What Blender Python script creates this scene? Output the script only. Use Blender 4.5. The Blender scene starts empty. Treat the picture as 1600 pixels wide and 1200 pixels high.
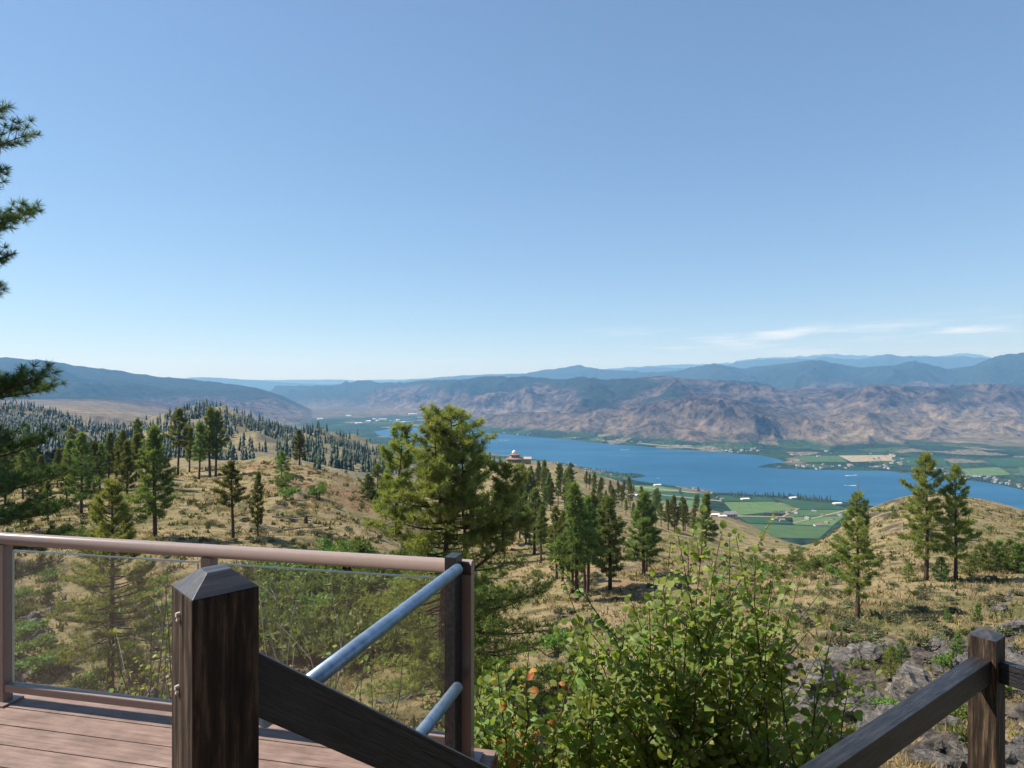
import bpy, math, random
import numpy as np
from mathutils import Vector, Matrix

# ------------------------------------------------------------------ camera, sky, sun, exposure
scene = bpy.context.scene
COL = scene.collection
cam_data = bpy.data.cameras.new('camera')
cam_data.sensor_width = 36.0
cam_data.lens = 22.5                      # 1000 px focal length in a 1600 px wide frame
cam_data.clip_start = 0.05
cam_data.clip_end = 200000.0
cam = bpy.data.objects.new('camera', cam_data)
cam.location = (0, 0, 0)
cam.rotation_euler = (math.radians(90), 0, 0)
COL.objects.link(cam)
scene.camera = cam

SUN_EL = math.radians(50.0)
SUN_AZ = math.radians(-80.0)              # measured from +Y (view direction), negative = left
sun_dir = Vector((math.sin(SUN_AZ) * math.cos(SUN_EL), math.cos(SUN_AZ) * math.cos(SUN_EL), math.sin(SUN_EL)))
sun_data = bpy.data.lights.new('sun', 'SUN')
sun_data.energy = 5.0
sun_data.angle = math.radians(0.53)
sun_data.color = (1.0, 0.96, 0.90)
sun = bpy.data.objects.new('sun', sun_data)
sun.rotation_euler = sun_dir.to_track_quat('Z', 'Y').to_euler()
sun.location = sun_dir * 50
COL.objects.link(sun)

world = bpy.data.worlds.new('World')
scene.world = world
world.use_nodes = True
wn, wl = world.node_tree.nodes, world.node_tree.links
wn.clear()
w_out = wn.new('ShaderNodeOutputWorld')
w_bg = wn.new('ShaderNodeBackground')
w_sky = wn.new('ShaderNodeTexSky')
w_sky.sky_type = 'NISHITA'
w_sky.sun_disc = False
w_sky.sun_elevation = SUN_EL
w_sky.sun_rotation = SUN_AZ
w_sky.altitude = 800
w_sky.air_density = 1.0
w_sky.dust_density = 0.1
w_sky.ozone_density = 2.0
w_bg.inputs['Strength'].default_value = 0.106
# thin low cloud bank, drawn on the sky by direction
w_tc = wn.new('ShaderNodeTexCoord')
w_map = wn.new('ShaderNodeMapping'); w_map.inputs['Scale'].default_value = (3.0, 3.0, 34.0)
w_map.inputs['Location'].default_value = (0.35, 0.0, 0.2)
w_n = wn.new('ShaderNodeTexNoise'); w_n.inputs['Scale'].default_value = 2.3
w_n.inputs['Detail'].default_value = 9; w_n.inputs['Roughness'].default_value = 0.62
w_r = wn.new('ShaderNodeMapRange'); w_r.inputs[1].default_value = 0.50; w_r.inputs[2].default_value = 0.70
w_sep = wn.new('ShaderNodeSeparateXYZ')
w_b1 = wn.new('ShaderNodeMapRange'); w_b1.inputs[1].default_value = 0.036; w_b1.inputs[2].default_value = 0.06
w_b2 = wn.new('ShaderNodeMapRange'); w_b2.inputs[1].default_value = 0.098; w_b2.inputs[2].default_value = 0.07
w_m1 = wn.new('ShaderNodeMath'); w_m1.operation = 'MULTIPLY'
w_m2 = wn.new('ShaderNodeMath'); w_m2.operation = 'MULTIPLY'
w_m3 = wn.new('ShaderNodeMath'); w_m3.operation = 'MULTIPLY'; w_m3.inputs[1].default_value = 0.55
w_mix = wn.new('ShaderNodeMixRGB'); w_mix.inputs[2].default_value = (8.6, 8.9, 9.2, 1)
wl.new(w_tc.outputs['Generated'], w_map.inputs['Vector'])
wl.new(w_map.outputs[0], w_n.inputs['Vector'])
wl.new(w_n.outputs['Fac'], w_r.inputs[0])
wl.new(w_tc.outputs['Generated'], w_sep.inputs[0])
wl.new(w_sep.outputs[2], w_b1.inputs[0]); wl.new(w_sep.outputs[2], w_b2.inputs[0])
wl.new(w_b1.outputs[0], w_m1.inputs[0]); wl.new(w_b2.outputs[0], w_m1.inputs[1])
wl.new(w_m1.outputs[0], w_m2.inputs[0]); wl.new(w_r.outputs[0], w_m2.inputs[1])
w_b3 = wn.new('ShaderNodeMapRange'); w_b3.inputs[1].default_value = 0.0; w_b3.inputs[2].default_value = 0.4
w_m4 = wn.new('ShaderNodeMath'); w_m4.operation = 'MULTIPLY'
wl.new(w_sep.outputs[0], w_b3.inputs[0]); wl.new(w_m2.outputs[0], w_m4.inputs[0]); wl.new(w_b3.outputs[0], w_m4.inputs[1])
wl.new(w_m4.outputs[0], w_m3.inputs[0])
w_gam = wn.new('ShaderNodeGamma'); w_gam.inputs[1].default_value = 0.66
w_tint = wn.new('ShaderNodeMixRGB'); w_tint.blend_type = 'MULTIPLY'; w_tint.inputs[0].default_value = 1.0; w_tint.inputs[2].default_value = (1.02, 1.24, 1.52, 1)
wl.new(w_sky.outputs[0], w_gam.inputs[0]); wl.new(w_gam.outputs[0], w_tint.inputs[1])
wl.new(w_m3.outputs[0], w_mix.inputs[0]); wl.new(w_tint.outputs[0], w_mix.inputs[1])
wl.new(w_mix.outputs[0], w_bg.inputs['Color'])
wl.new(w_bg.outputs[0], w_out.inputs['Surface'])

scene.view_settings.view_transform = 'Standard'
scene.view_settings.look = 'None'
scene.view_settings.exposure = 0.6
scene.view_settings.gamma = 1.0
scene.view_settings.use_curve_mapping = False
scene.render.engine = 'CYCLES'
scene.cycles.use_denoising = True
scene.cycles.denoising_prefilter = 'ACCURATE'
scene.cycles.max_bounces = 6
scene.cycles.diffuse_bounces = 2
scene.cycles.glossy_bounces = 2
scene.cycles.transmission_bounces = 4
scene.cycles.transparent_max_bounces = 8
scene.cycles.volume_bounces = 2
scene.cycles.caustics_reflective = False
scene.cycles.caustics_refractive = False

RNG = np.random.default_rng(11)
random.seed(11)
LAKE_Z = -450.0

# ------------------------------------------------------------------ helpers
def tag(o, label=None, cat=None, group=None, kind=None):
    if label: o['label'] = label
    if cat: o['category'] = cat
    if group: o['group'] = group
    if kind: o['kind'] = kind
    return o

def mesh_np(name, verts, faces_flat, nper, mats, smooth=False, mat_idx=None):
    """mesh from numpy arrays: faces all with nper corners"""
    me = bpy.data.meshes.new(name)
    verts = np.asarray(verts, dtype=np.float32).reshape(-1, 3)
    ff = np.asarray(faces_flat, dtype=np.int32).ravel()
    nf = len(ff) // nper
    me.vertices.add(len(verts)); me.vertices.foreach_set('co', verts.ravel())
    me.loops.add(len(ff)); me.loops.foreach_set('vertex_index', ff)
    me.polygons.add(nf)
    me.polygons.foreach_set('loop_start', np.arange(0, nf * nper, nper, dtype=np.int32))
    if smooth: me.polygons.foreach_set('use_smooth', np.ones(nf, dtype=bool))
    for m in (mats if isinstance(mats, (list, tuple)) else [mats]): me.materials.append(m)
    if mat_idx is not None: me.polygons.foreach_set('material_index', np.asarray(mat_idx, dtype=np.int32))
    me.update(calc_edges=True)
    return me

def set_col(me, name, rgb):
    a = me.attributes.new(name, 'FLOAT_COLOR', 'POINT')
    c = np.ones((len(me.vertices), 4), dtype=np.float32); c[:, :3] = rgb
    a.data.foreach_set('color', c.ravel())

def link(name, me, parent=None, loc=None):
    o = bpy.data.objects.new(name, me); COL.objects.link(o)
    if parent is not None: o.parent = parent
    if loc is not None: o.location = loc
    return o

def empty(name, loc=(0, 0, 0), rz=0.0, scale=1.0):
    o = bpy.data.objects.new(name, None); COL.objects.link(o)
    o.location = loc; o.rotation_euler = (0, 0, rz)
    o.scale = (scale,) * 3 if not hasattr(scale, '__len__') else scale
    o.empty_display_size = 0.2
    return o

class MB:
    """small mesh builder with mixed polygons"""
    def __init__(self): self.v = []; self.f = []; self.mi = []
    def add(self, vs, fs, mi=0):
        b = len(self.v); self.v += [tuple(p) for p in vs]
        self.f += [[b + i for i in f] for f in fs]; self.mi += [mi] * len(fs)
    def box(self, c, s, rot=None, mi=0):
        hx, hy, hz = s[0] / 2, s[1] / 2, s[2] / 2
        vs = [Vector((sx * hx, sy * hy, sz * hz)) for sz in (-1, 1) for sy in (-1, 1) for sx in (-1, 1)]
        if rot is not None: vs = [rot @ v for v in vs]
        vs = [v + Vector(c) for v in vs]
        self.add(vs, [(0, 2, 3, 1), (4, 5, 7, 6), (0, 1, 5, 4), (2, 6, 7, 3), (0, 4, 6, 2), (1, 3, 7, 5)], mi)
    def tube(self, pts, radii, n=6, cap=True, mi=0):
        pts = [Vector(p) for p in pts]
        rings = []
        up = Vector((0.13, 0.21, 0.97))
        for i, p in enumerate(pts):
            d = (pts[min(i + 1, len(pts) - 1)] - pts[max(i - 1, 0)])
            d = d.normalized() if d.length > 1e-9 else Vector((0, 0, 1))
            a = d.cross(up); a = a.normalized() if a.length > 1e-3 else d.orthogonal().normalized()
            b = d.cross(a)
            r = radii[i] if hasattr(radii, '__len__') else radii
            rings.append([p + (a * math.cos(2 * math.pi * k / n) + b * math.sin(2 * math.pi * k / n)) * r for k in range(n)])
        vs = [v for r in rings for v in r]; fs = []
        for i in range(len(pts) - 1):
            for k in range(n):
                k2 = (k + 1) % n
                fs.append((i * n + k, i * n + k2, (i + 1) * n + k2, (i + 1) * n + k))
        if cap:
            fs.append(tuple(range(n))[::-1]); fs.append(tuple((len(pts) - 1) * n + k for k in range(n)))
        self.add(vs, fs, mi)
    def lathe(self, prof, n=16, c=(0, 0, 0), mi=0, sx=1, sy=1):
        vs = [(c[0] + r * sx * math.cos(2 * math.pi * k / n), c[1] + r * sy * math.sin(2 * math.pi * k / n), c[2] + z) for r, z in prof for k in range(n)]
        fs = []
        for i in range(len(prof) - 1):
            for k in range(n):
                k2 = (k + 1) % n
                fs.append((i * n + k, i * n + k2, (i + 1) * n + k2, (i + 1) * n + k))
        fs.append(tuple(range(n))[::-1]); fs.append(tuple((len(prof) - 1) * n + k for k in range(n)))
        self.add(vs, fs, mi)
    def mesh(self, name, mats, smooth=False, bevel=0.0):
        me = bpy.data.meshes.new(name)
        me.from_pydata([tuple(v) for v in self.v], [], self.f)
        for m in (mats if isinstance(mats, (list, tuple)) else [mats]): me.materials.append(m)
        for p, i in zip(me.polygons, self.mi): p.material_index = i; p.use_smooth = smooth
        if bevel > 0:
            import bmesh
            bm = bmesh.new(); bm.from_mesh(me)
            bmesh.ops.bevel(bm, geom=list(bm.edges), offset=bevel, segments=2, affect='EDGES', profile=0.7)
            bm.to_mesh(me); bm.free()
        me.update(); return me
    def build(self, name, mats, parent=None, smooth=False, loc=None, bevel=0.0):
        return link(name, self.mesh(name, mats, smooth, bevel), parent, loc)

# --------------------------- numpy noise
def _hash(ix, iy, seed):
    h = (ix.astype(np.int64) * 374761393 + iy.astype(np.int64) * 668265263 + seed * 1442695041) & 0xFFFFFFFF
    h = ((h ^ (h >> 13)) * 1274126177) & 0xFFFFFFFF
    h = h ^ (h >> 16)
    return h
def gnoise(x, y, seed=0):
    x = np.asarray(x, dtype=np.float64); y = np.asarray(y, dtype=np.float64)
    ix = np.floor(x); iy = np.floor(y); fx = x - ix; fy = y - iy
    def g(dx, dy):
        a = _hash(ix + dx, iy + dy, seed) / 4294967296.0 * 2 * np.pi
        return np.cos(a) * (fx - dx) + np.sin(a) * (fy - dy)
    u = fx ** 3 * (fx * (fx * 6 - 15) + 10); v = fy ** 3 * (fy * (fy * 6 - 15) + 10)
    a = g(0, 0) * (1 - u) + g(1, 0) * u
    b = g(0, 1) * (1 - u) + g(1, 1) * u
    return (a * (1 - v) + b * v) * 1.5
def fbm(x, y, oct=5, seed=0, gain=0.5, lac=2.03):
    s = 0; a = 1.0; f = 1.0
    for o in range(oct):
        s = s + a * gnoise(x * f + 17.3 * o, y * f - 9.1 * o, seed + o); a *= gain; f *= lac
    return s
def ridged(x, y, oct=5, seed=0, gain=0.5, lac=2.07):
    s = 0; a = 1.0; f = 1.0; w = 1.0
    for o in range(oct):
        n = 1 - np.abs(gnoise(x * f + 31.7 * o, y * f + 5.3 * o, seed + o)) * 1.6
        n = np.clip(n, 0, 1) ** 2 * w
        s = s + a * n; w = np.clip(n * 1.6, 0, 1); a *= gain; f *= lac
    return s
def sstep(a, b, x):
    t = np.clip((x - a) / (b - a), 0, 1); return t * t * (3 - 2 * t)

# --------------------------- materials
def mat(name):
    m = bpy.data.materials.new(name); m.use_nodes = True
    nt = m.node_tree
    b = nt.nodes['Principled BSDF']
    return m, nt, b
def nd(nt, typ, **kw):
    n = nt.nodes.new(typ)
    for k, v in kw.items(): setattr(n, k, v)
    return n
def noise_node(nt, scale, detail=6, rough=0.55, vec=None, dim='3D'):
    n = nd(nt, 'ShaderNodeTexNoise'); n.inputs['Scale'].default_value = scale
    n.inputs['Detail'].default_value = detail; n.inputs['Roughness'].default_value = rough
    if vec is not None: nt.links.new(vec, n.inputs['Vector'])
    return n
def ramp(nt, fac, stops):
    r = nd(nt, 'ShaderNodeValToRGB')
    while len(r.color_ramp.elements) < len(stops): r.color_ramp.elements.new(0.5)
    for e, (p, c) in zip(r.color_ramp.elements, stops):
        e.position = p; e.color = (*c, 1) if len(c) == 3 else c
    nt.links.new(fac, r.inputs[0]); return r
def mixc(nt, fac, a, b, mode='MIX'):
    m = nd(nt, 'ShaderNodeMixRGB', blend_type=mode)
    for s, v in ((0, fac), (1, a), (2, b)):
        if hasattr(v, 'is_output') or hasattr(v, 'links'): nt.links.new(v, m.inputs[s])
        elif isinstance(v, (int, float)): m.inputs[s].default_value = v
        else: m.inputs[s].default_value = (*v, 1)
    return m.outputs[0]
def bump(nt, b, h, strength=0.4, dist=0.05):
    n = nd(nt, 'ShaderNodeBump'); n.inputs['Strength'].default_value = strength; n.inputs['Distance'].default_value = dist
    nt.links.new(h, n.inputs['Height']); nt.links.new(n.outputs[0], b.inputs['Normal'])

def simple_mat(name, col, rough=0.7, var=0.25, scale=6.0, metal=0.0, spec=0.3, bmp=0.0, rand=0.0):
    m, nt, b = mat(name)
    tc = nd(nt, 'ShaderNodeTexCoord')
    n = noise_node(nt, scale, 6, 0.6, tc.outputs['Object'])
    c0 = tuple(max(0, c * (1 - var)) for c in col); c1 = tuple(min(1, c * (1 + var)) for c in col)
    r = ramp(nt, n.outputs['Fac'], [(0.3, c0), (0.7, c1)])
    out = r.outputs[0]
    if rand > 0:
        oi = nd(nt, 'ShaderNodeObjectInfo')
        hs = nd(nt, 'ShaderNodeHueSaturation')
        mr = nd(nt, 'ShaderNodeMapRange'); mr.inputs[3].default_value = 1 - rand; mr.inputs[4].default_value = 1 + rand
        nt.links.new(oi.outputs['Random'], mr.inputs[0]); nt.links.new(mr.outputs[0], hs.inputs['Value'])
        nt.links.new(out, hs.inputs['Color']); out = hs.outputs[0]
    nt.links.new(out, b.inputs['Base Color'])
    b.inputs['Roughness'].default_value = rough; b.inputs['Metallic'].default_value = metal
    b.inputs['Specular IOR Level'].default_value = spec
    if bmp: bump(nt, b, n.outputs['Fac'], bmp, 0.02)
    return m

def leaf_mat(name, c_lo, c_hi, scale, trans=0.25, rough=0.55, spec=0.25, rand=0.12, island=False):
    """foliage: diffuse + translucent, colour varying clump by clump"""
    m, nt, b = mat(name)
    tc = nd(nt, 'ShaderNodeTexCoord')
    if island:
        g = nd(nt, 'ShaderNodeNewGeometry'); fac = g.outputs['Random Per Island']
    else:
        n = noise_node(nt, scale, 4, 0.6, tc.outputs['Object']); fac = n.outputs['Fac']
    r = ramp(nt, fac, [(0.28, c_lo), (0.72, c_hi)] if not island else [(0.0, c_lo), (1.0, c_hi)])
    oi = nd(nt, 'ShaderNodeObjectInfo')
    hs = nd(nt, 'ShaderNodeHueSaturation')
    mr = nd(nt, 'ShaderNodeMapRange'); mr.inputs[3].default_value = 1 - rand; mr.inputs[4].default_value = 1 + rand
    mh = nd(nt, 'ShaderNodeMapRange'); mh.inputs[3].default_value = 0.5 - rand * 0.12; mh.inputs[4].default_value = 0.5 + rand * 0.12
    nt.links.new(oi.outputs['Random'], mr.inputs[0]); nt.links.new(oi.outputs['Random'], mh.inputs[0])
    nt.links.new(mr.outputs[0], hs.inputs['Value']); nt.links.new(mh.outputs[0], hs.inputs['Hue'])
    nt.links.new(r.outputs[0], hs.inputs['Color'])
    nt.links.new(hs.outputs[0], b.inputs['Base Color'])
    b.inputs['Roughness'].default_value = rough; b.inputs['Specular IOR Level'].default_value = spec
    if trans > 0:
        t = nd(nt, 'ShaderNodeBsdfTranslucent')
        ms = nd(nt, 'ShaderNodeMixShader'); ms.inputs[0].default_value = trans
        br = nd(nt, 'ShaderNodeMixRGB', blend_type='MULTIPLY'); br.inputs[0].default_value = 1; br.inputs[2].default_value = (1.4, 1.4, 0.7, 1)
        nt.links.new(hs.outputs[0], br.inputs[1]); nt.links.new(br.outputs[0], t.inputs[0])
        nt.links.new(b.outputs[0], ms.inputs[1]); nt.links.new(t.outputs[0], ms.inputs[2])
        nt.links.new(ms.outputs[0], nt.nodes['Material Output'].inputs['Surface'])
    return m

M = {}
M['bark'] = simple_mat('pine_bark', (0.075, 0.048, 0.034), 0.9, 0.55, 9.0, bmp=0.6)
M['twig'] = simple_mat('twig_bark', (0.12, 0.085, 0.06), 0.9, 0.4, 12.0)
M['dead_twig'] = simple_mat('dead_twig', (0.36, 0.31, 0.26), 0.9, 0.3, 10.0)
M['dead_wood'] = simple_mat('dead_wood', (0.20, 0.17, 0.15), 0.9, 0.4, 5.0)
M['needle_big'] = leaf_mat('needles_yellow_green', (0.105, 0.140, 0.036), (0.34, 0.36, 0.11), 0.9, 0.5)
M['needle_mid'] = leaf_mat('needles_green', (0.068, 0.098, 0.030), (0.22, 0.245, 0.08), 0.7, 0.48, rand=0.35)
M['needle_near'] = leaf_mat('needles_dark_green', (0.035, 0.075, 0.030), (0.12, 0.165, 0.055), 0.8, 0.45)
M['needle_far'] = leaf_mat('needles_far', (0.012, 0.024, 0.010), (0.036, 0.052, 0.018), 0.5, 0.1, rand=0.25)
M['sage'] = leaf_mat('sage_leaves', (0.085, 0.095, 0.045), (0.19, 0.18, 0.085), 1.5, 0.15, rand=0.3)
M['bush'] = leaf_mat('bush_leaves', (0.08, 0.135, 0.030), (0.22, 0.27, 0.07), 1.2, 0.3, rand=0.3)
M['leaf'] = leaf_mat('shrub_leaf', (0.13, 0.21, 0.05), (0.30, 0.38, 0.09), 3.0, 0.52, 0.5, 0.3, rand=0.3)
M['leaf_i'] = leaf_mat('shrub_leaf_mass', (0.12, 0.20, 0.045), (0.32, 0.39, 0.09), 3.0, 0.52, 0.5, 0.3, rand=0.1, island=True)
M['leaf_y'] = leaf_mat('yellow_leaf', (0.14, 0.17, 0.02), (0.32, 0.32, 0.04), 3.0, 0.4, 0.45, 0.4, rand=0.2)
M['leaf_o'] = leaf_mat('withered_leaf', (0.30, 0.10, 0.03), (0.50, 0.22, 0.07), 3.0, 0.35, 0.6, 0.2, rand=0.2)
M['grass_dry'] = leaf_mat('dry_grass', (0.22, 0.165, 0.085), (0.42, 0.33, 0.18), 0.4, 0.25, 0.8, 0.1)
M['brush'] = leaf_mat('low_brush', (0.075, 0.085, 0.035), (0.17, 0.17, 0.065), 0.25, 0.2, 0.8, 0.1)
M['grass_green'] = leaf_mat('green_grass', (0.10, 0.12, 0.03), (0.22, 0.21, 0.06), 0.4, 0.25, 0.8, 0.1)
# ------------------------------------------------------------------ hillside below the deck (near terrain)
# ground profiles: bearing (as tan*1000+800) -> list of (depth m, height m)
def zp(Y, py): return (Y, -(py - 600) / 1000.0 * Y)
NEAR = [(1.5, -2.8), (3.6, -3.2), (5, -4.3), (8, -7.6)]
def prof(extra, tail, near=None):
    p = list(NEAR) + (near or [(15, -13.4), (25, -17.2)]) + [zp(*e) for e in extra]
    return p + list(tail)
RN = [(15, -10.2), (22, -12.7)]
PROF = {
 -1200: prof([(40, 1080), (85, 840), (140, 765), (200, 760), (400, 745), (800, 690), (1500, 640)], [(2200, -160), (3000, -260)]),
 -300: prof([(40, 1080), (85, 840), (140, 765), (200, 760), (400, 748), (800, 690), (1500, 632)], [(2200, -160), (3000, -260)]),
 0:   prof([(42, 1085), (85, 842), (137, 768), (190, 756), (300, 765), (600, 735), (1000, 680), (1500, 634)], [(2000, -150), (3000, -260)]),
 70:  prof([(42, 1085), (85, 840), (137, 765), (190, 752), (300, 762), (600, 730), (1000, 680), (1500, 640)], [(2000, -170), (3000, -260)]),
 130: prof([(42, 1085), (85, 838), (137, 762), (190, 747), (300, 752), (600, 725), (1000, 692), (1450, 664)], [(2000, -190), (3000, -270)]),
 200: prof([(42, 1080), (85, 834), (137, 757), (190, 740), (300, 744), (600, 716), (900, 692), (1200, 667)], [(1700, -180), (3000, -300)]),
 255: prof([(42, 1080), (85, 832), (137, 755), (190, 735), (300, 742), (600, 712), (900, 680), (1200, 648)], [(1700, -190), (3000, -330)]),
 310: prof([(42, 1078), (85, 835), (137, 758), (190, 733), (300, 748), (600, 718), (900, 672), (1200, 631)], [(1700, -200), (3000, -380)]),
 360: prof([(42, 1078), (85, 838), (137, 760), (190, 722), (300, 750), (600, 722), (900, 680), (1200, 642)], [(1700, -220), (3000, -440)]),
 420: prof([(42, 1078), (85, 842), (137, 758), (190, 714), (300, 758), (600, 722), (900, 688), (1200, 655)], [(1700, -260), (2600, -445)]),
 480: prof([(42, 1070), (85, 845), (137, 765), (190, 722), (300, 770), (600, 728), (900, 696), (1300, 664)], [(1800, -300), (2300, -440), (2500, -478), (3000, -485)]),
 540: prof([(42, 1060), (85, 850), (137, 778), (190, 740), (300, 785), (600, 738), (900, 712), (1400, 676)], [(1800, -260), (2300, -440), (2500, -478), (3000, -485)]),
 590: prof([(42, 1050), (85, 860), (137, 795), (190, 760), (300, 795), (600, 748), (900, 724), (1500, 692)], [(1900, -280), (2300, -440), (2500, -478), (3000, -485)]),
 640: prof([(42, 1045), (85, 880), (137, 820), (190, 790), (300, 795), (500, 765), (800, 745), (1200, 728)], [(1700, -300), (2300, -440), (2500, -478), (3000, -485)]),
 720: prof([(42, 1050), (76, 945), (110, 890), (160, 845), (250, 800), (400, 760), (560, 735)], [(800, -130), (1200, -250), (1850, -438), (2060, -478), (3000, -485)]),
 805: prof([(42, 1060), (76, 955), (110, 897), (160, 846), (250, 796), (400, 748), (545, 720), (585, 718)], [(700, -92), (1000, -200), (1750, -438), (1960, -478), (3000, -485)]),
 870: prof([(42, 1055), (76, 945), (110, 885), (160, 836), (250, 792), (400, 753), (560, 730)], [(700, -100), (1000, -200), (1750, -438), (1960, -478), (3000, -485)]),
 940: prof([(42, 1055), (76, 935), (110, 878), (160, 838), (250, 800), (400, 768), (540, 750)], [(700, -110), (1000, -210), (1750, -438), (1960, -478), (3000, -485)]),
 1010: prof([(42, 1050), (76, 930), (110, 880), (160, 845), (250, 815), (400, 788), (520, 776)], [(650, -115), (900, -210), (1550, -438), (1760, -478), (3000, -485)]),
 1080: prof([(42, 1045), (76, 930), (110, 888), (160, 858), (250, 832), (400, 806), (480, 795)], [(600, -115), (850, -220), (1450, -438), (1660, -478), (3000, -485)]),
 1140: prof([(32, 1110), (42, 1045), (76, 930), (110, 895), (200, 863), (350, 828), (430, 806)], [(550, -110), (800, -220), (1350, -438), (1560, -478), (3000, -485)], RN),
 1200: prof([(30, 1112), (42, 1030), (76, 930), (110, 897), (200, 868), (300, 850), (370, 836)], [(500, -115), (800, -230), (1350, -438), (1560, -478), (3000, -485)], RN),
 1260: prof([(30, 1110), (42, 1030), (76, 925), (110, 893), (160, 872), (240, 852)], [(400, -100), (700, -220), (1300, -438), (1510, -478), (3000, -485)], RN),
 1330: prof([(30, 1108), (42, 1025), (58, 962), (77, 918), (110, 872), (150, 838), (200, 808)], [(300, -66), (600, -190), (1250, -438), (1460, -478), (3000, -485)], RN),
 1380: prof([(30, 1106), (42, 1028), (56, 962), (77, 912), (110, 862), (150, 815), (205, 779)], [(300, -62), (600, -190), (1250, -438), (1460, -478), (3000, -485)], RN),
 1420: prof([(30, 1106), (42, 1028), (56, 960), (77, 908), (110, 852), (150, 803), (205, 769)], [(300, -60), (600, -190), (1250, -438), (1460, -478), (3000, -485)], RN),
 1480: prof([(30, 1106), (42, 1026), (56, 958), (77, 908), (110, 850), (150, 800), (210, 769)], [(300, -60), (600, -190), (1250, -438), (1460, -478), (3000, -485)], RN),
 1540: prof([(30, 1104), (42, 1024), (56, 955), (77, 905), (110, 852), (150, 808), (210, 778)], [(300, -62), (600, -190), (1250, -438), (1460, -478), (3000, -485)], RN),
 1610: prof([(30, 1102), (42, 1020), (56, 950), (77, 900), (110, 855), (150, 820), (210, 798)], [(300, -68), (600, -200), (1250, -438), (1460, -478), (3000, -485)], RN),
 1800: prof([(30, 1100), (42, 1015), (56, 950), (77, 900), (110, 860), (150, 835), (210, 830)], [(300, -80), (600, -210), (1250, -438), (1460, -478), (3000, -485)], RN),
 2600: prof([(30, 1100), (42, 1015), (56, 950), (77, 900), (110, 860), (150, 840), (210, 835)], [(300, -80), (600, -210), (1250, -438), (1460, -478), (3000, -485)], RN),
}
LY0, LY1, NR = math.log(1.5), math.log(3000.0), 420
_ly = np.linspace(LY0, LY1, NR)
_us = np.array(sorted(PROF)); _tab = []
for u in _us:
    p = np.array(sorted(PROF[u])); _tab.append(np.interp(_ly, np.log(p[:, 0]), p[:, 1]))
_tab = np.array(_tab)
U0, U1, NU = -1200.0, 2600.0, 761
_ug = np.linspace(U0, U1, NU)
TAB = np.array([np.interp(_ug, _us, _tab[:, j]) for j in range(NR)]).T        # NU x NR
def gsm(a, s, ax):
    k = np.exp(-0.5 * (np.arange(-3 * s, 3 * s + 1) / s) ** 2); k /= k.sum()
    pad = [(0, 0), (0, 0)]; pad[ax] = (3 * s, 3 * s)
    ap = np.pad(a, pad, mode='edge')
    return np.apply_along_axis(lambda v: np.convolve(v, k, 'valid'), ax, ap)
# smooth in relative height (height / depth) so that crests stay where they are
_rel = TAB / np.exp(_ly)[None, :]
_rel = gsm(gsm(_rel, 4, 0), 3, 1)
REL = _rel
def base_h(X, Y):
    Y = np.maximum(np.asarray(Y, float), 1.5); X = np.asarray(X, float)
    u = np.clip((X / Y * 1000 + 800 - U0) / (U1 - U0) * (NU - 1), 0, NU - 1.001)
    v = np.clip((np.log(Y) - LY0) / (LY1 - LY0) * (NR - 1), 0, NR - 1.001)
    i = u.astype(int); j = v.astype(int); fu = u - i; fv = v - j
    r = (REL[i, j] * (1 - fu) + REL[i + 1, j] * fu) * (1 - fv) + (REL[i, j + 1] * (1 - fu) + REL[i + 1, j + 1] * fu) * fv
    return r * Y
def rock_mask(X, Y):
    u = X / np.maximum(Y, 1.5) * 1000 + 800
    m = sstep(1080, 1190, u) * sstep(15, 20, Y) * (1 - sstep(44, 54, Y))
    n = fbm(X / 5.0, Y / 5.0, 4, 77)
    m = m * sstep(-0.25, 0.25, n + 0.12 * (1 - sstep(34, 48, Y)))
    m2 = (1 - sstep(130, 300, u)) * sstep(20, 26, Y) * (1 - sstep(44, 60, Y)) * sstep(0.0, 0.4, fbm(X / 6.0, Y / 6.0, 3, 78))
    knoll = sstep(1330, 1350, u) * (1 - sstep(1400, 1420, u)) * sstep(120, 140, Y) * (1 - sstep(190, 205, Y)) * sstep(-0.1, 0.3, fbm(X / 12., Y / 12., 3, 79)) * 0.8
    gen = sstep(0.55, 0.8, fbm(X / 9.0, Y / 9.0, 4, 80)) * 0.7 * sstep(30, 40, Y) * (1 - sstep(130, 200, Y))
    return np.clip(np.maximum(np.maximum(m, m2), np.maximum(knoll, gen)), 0, 1)
def H(X, Y):
    X = np.asarray(X, float); Y = np.asarray(Y, float)
    h = base_h(X, Y)
    k = np.clip(Y, 4, 1200)
    h = h + fbm(X / 14.0, Y / 14.0, 3, 5) * 0.006 * np.minimum(k, 90) * sstep(6, 25, Y)
    h = h + fbm(X / 70.0, Y / 70.0, 4, 6) * 0.0045 * k * sstep(60, 180, Y)
    h = h + (ridged(X / 260.0, Y / 260.0, 4, 9) - 0.7) * 0.014 * k * sstep(350, 700, Y) * sstep(-400, -250, h)
    rm = rock_mask(X, Y)
    cr = ridged((X * 0.8 + Y * 0.6) / 5.5, (Y * 0.8 - X * 0.6) / 11.0, 3, 21, 0.42) - 0.6
    h = h + rm * cr * 0.9 * (1 - 0.5 * sstep(60, 120, Y))
    return h
def H1(x, y): return float(H(np.array([x]), np.array([y]))[0])
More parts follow.
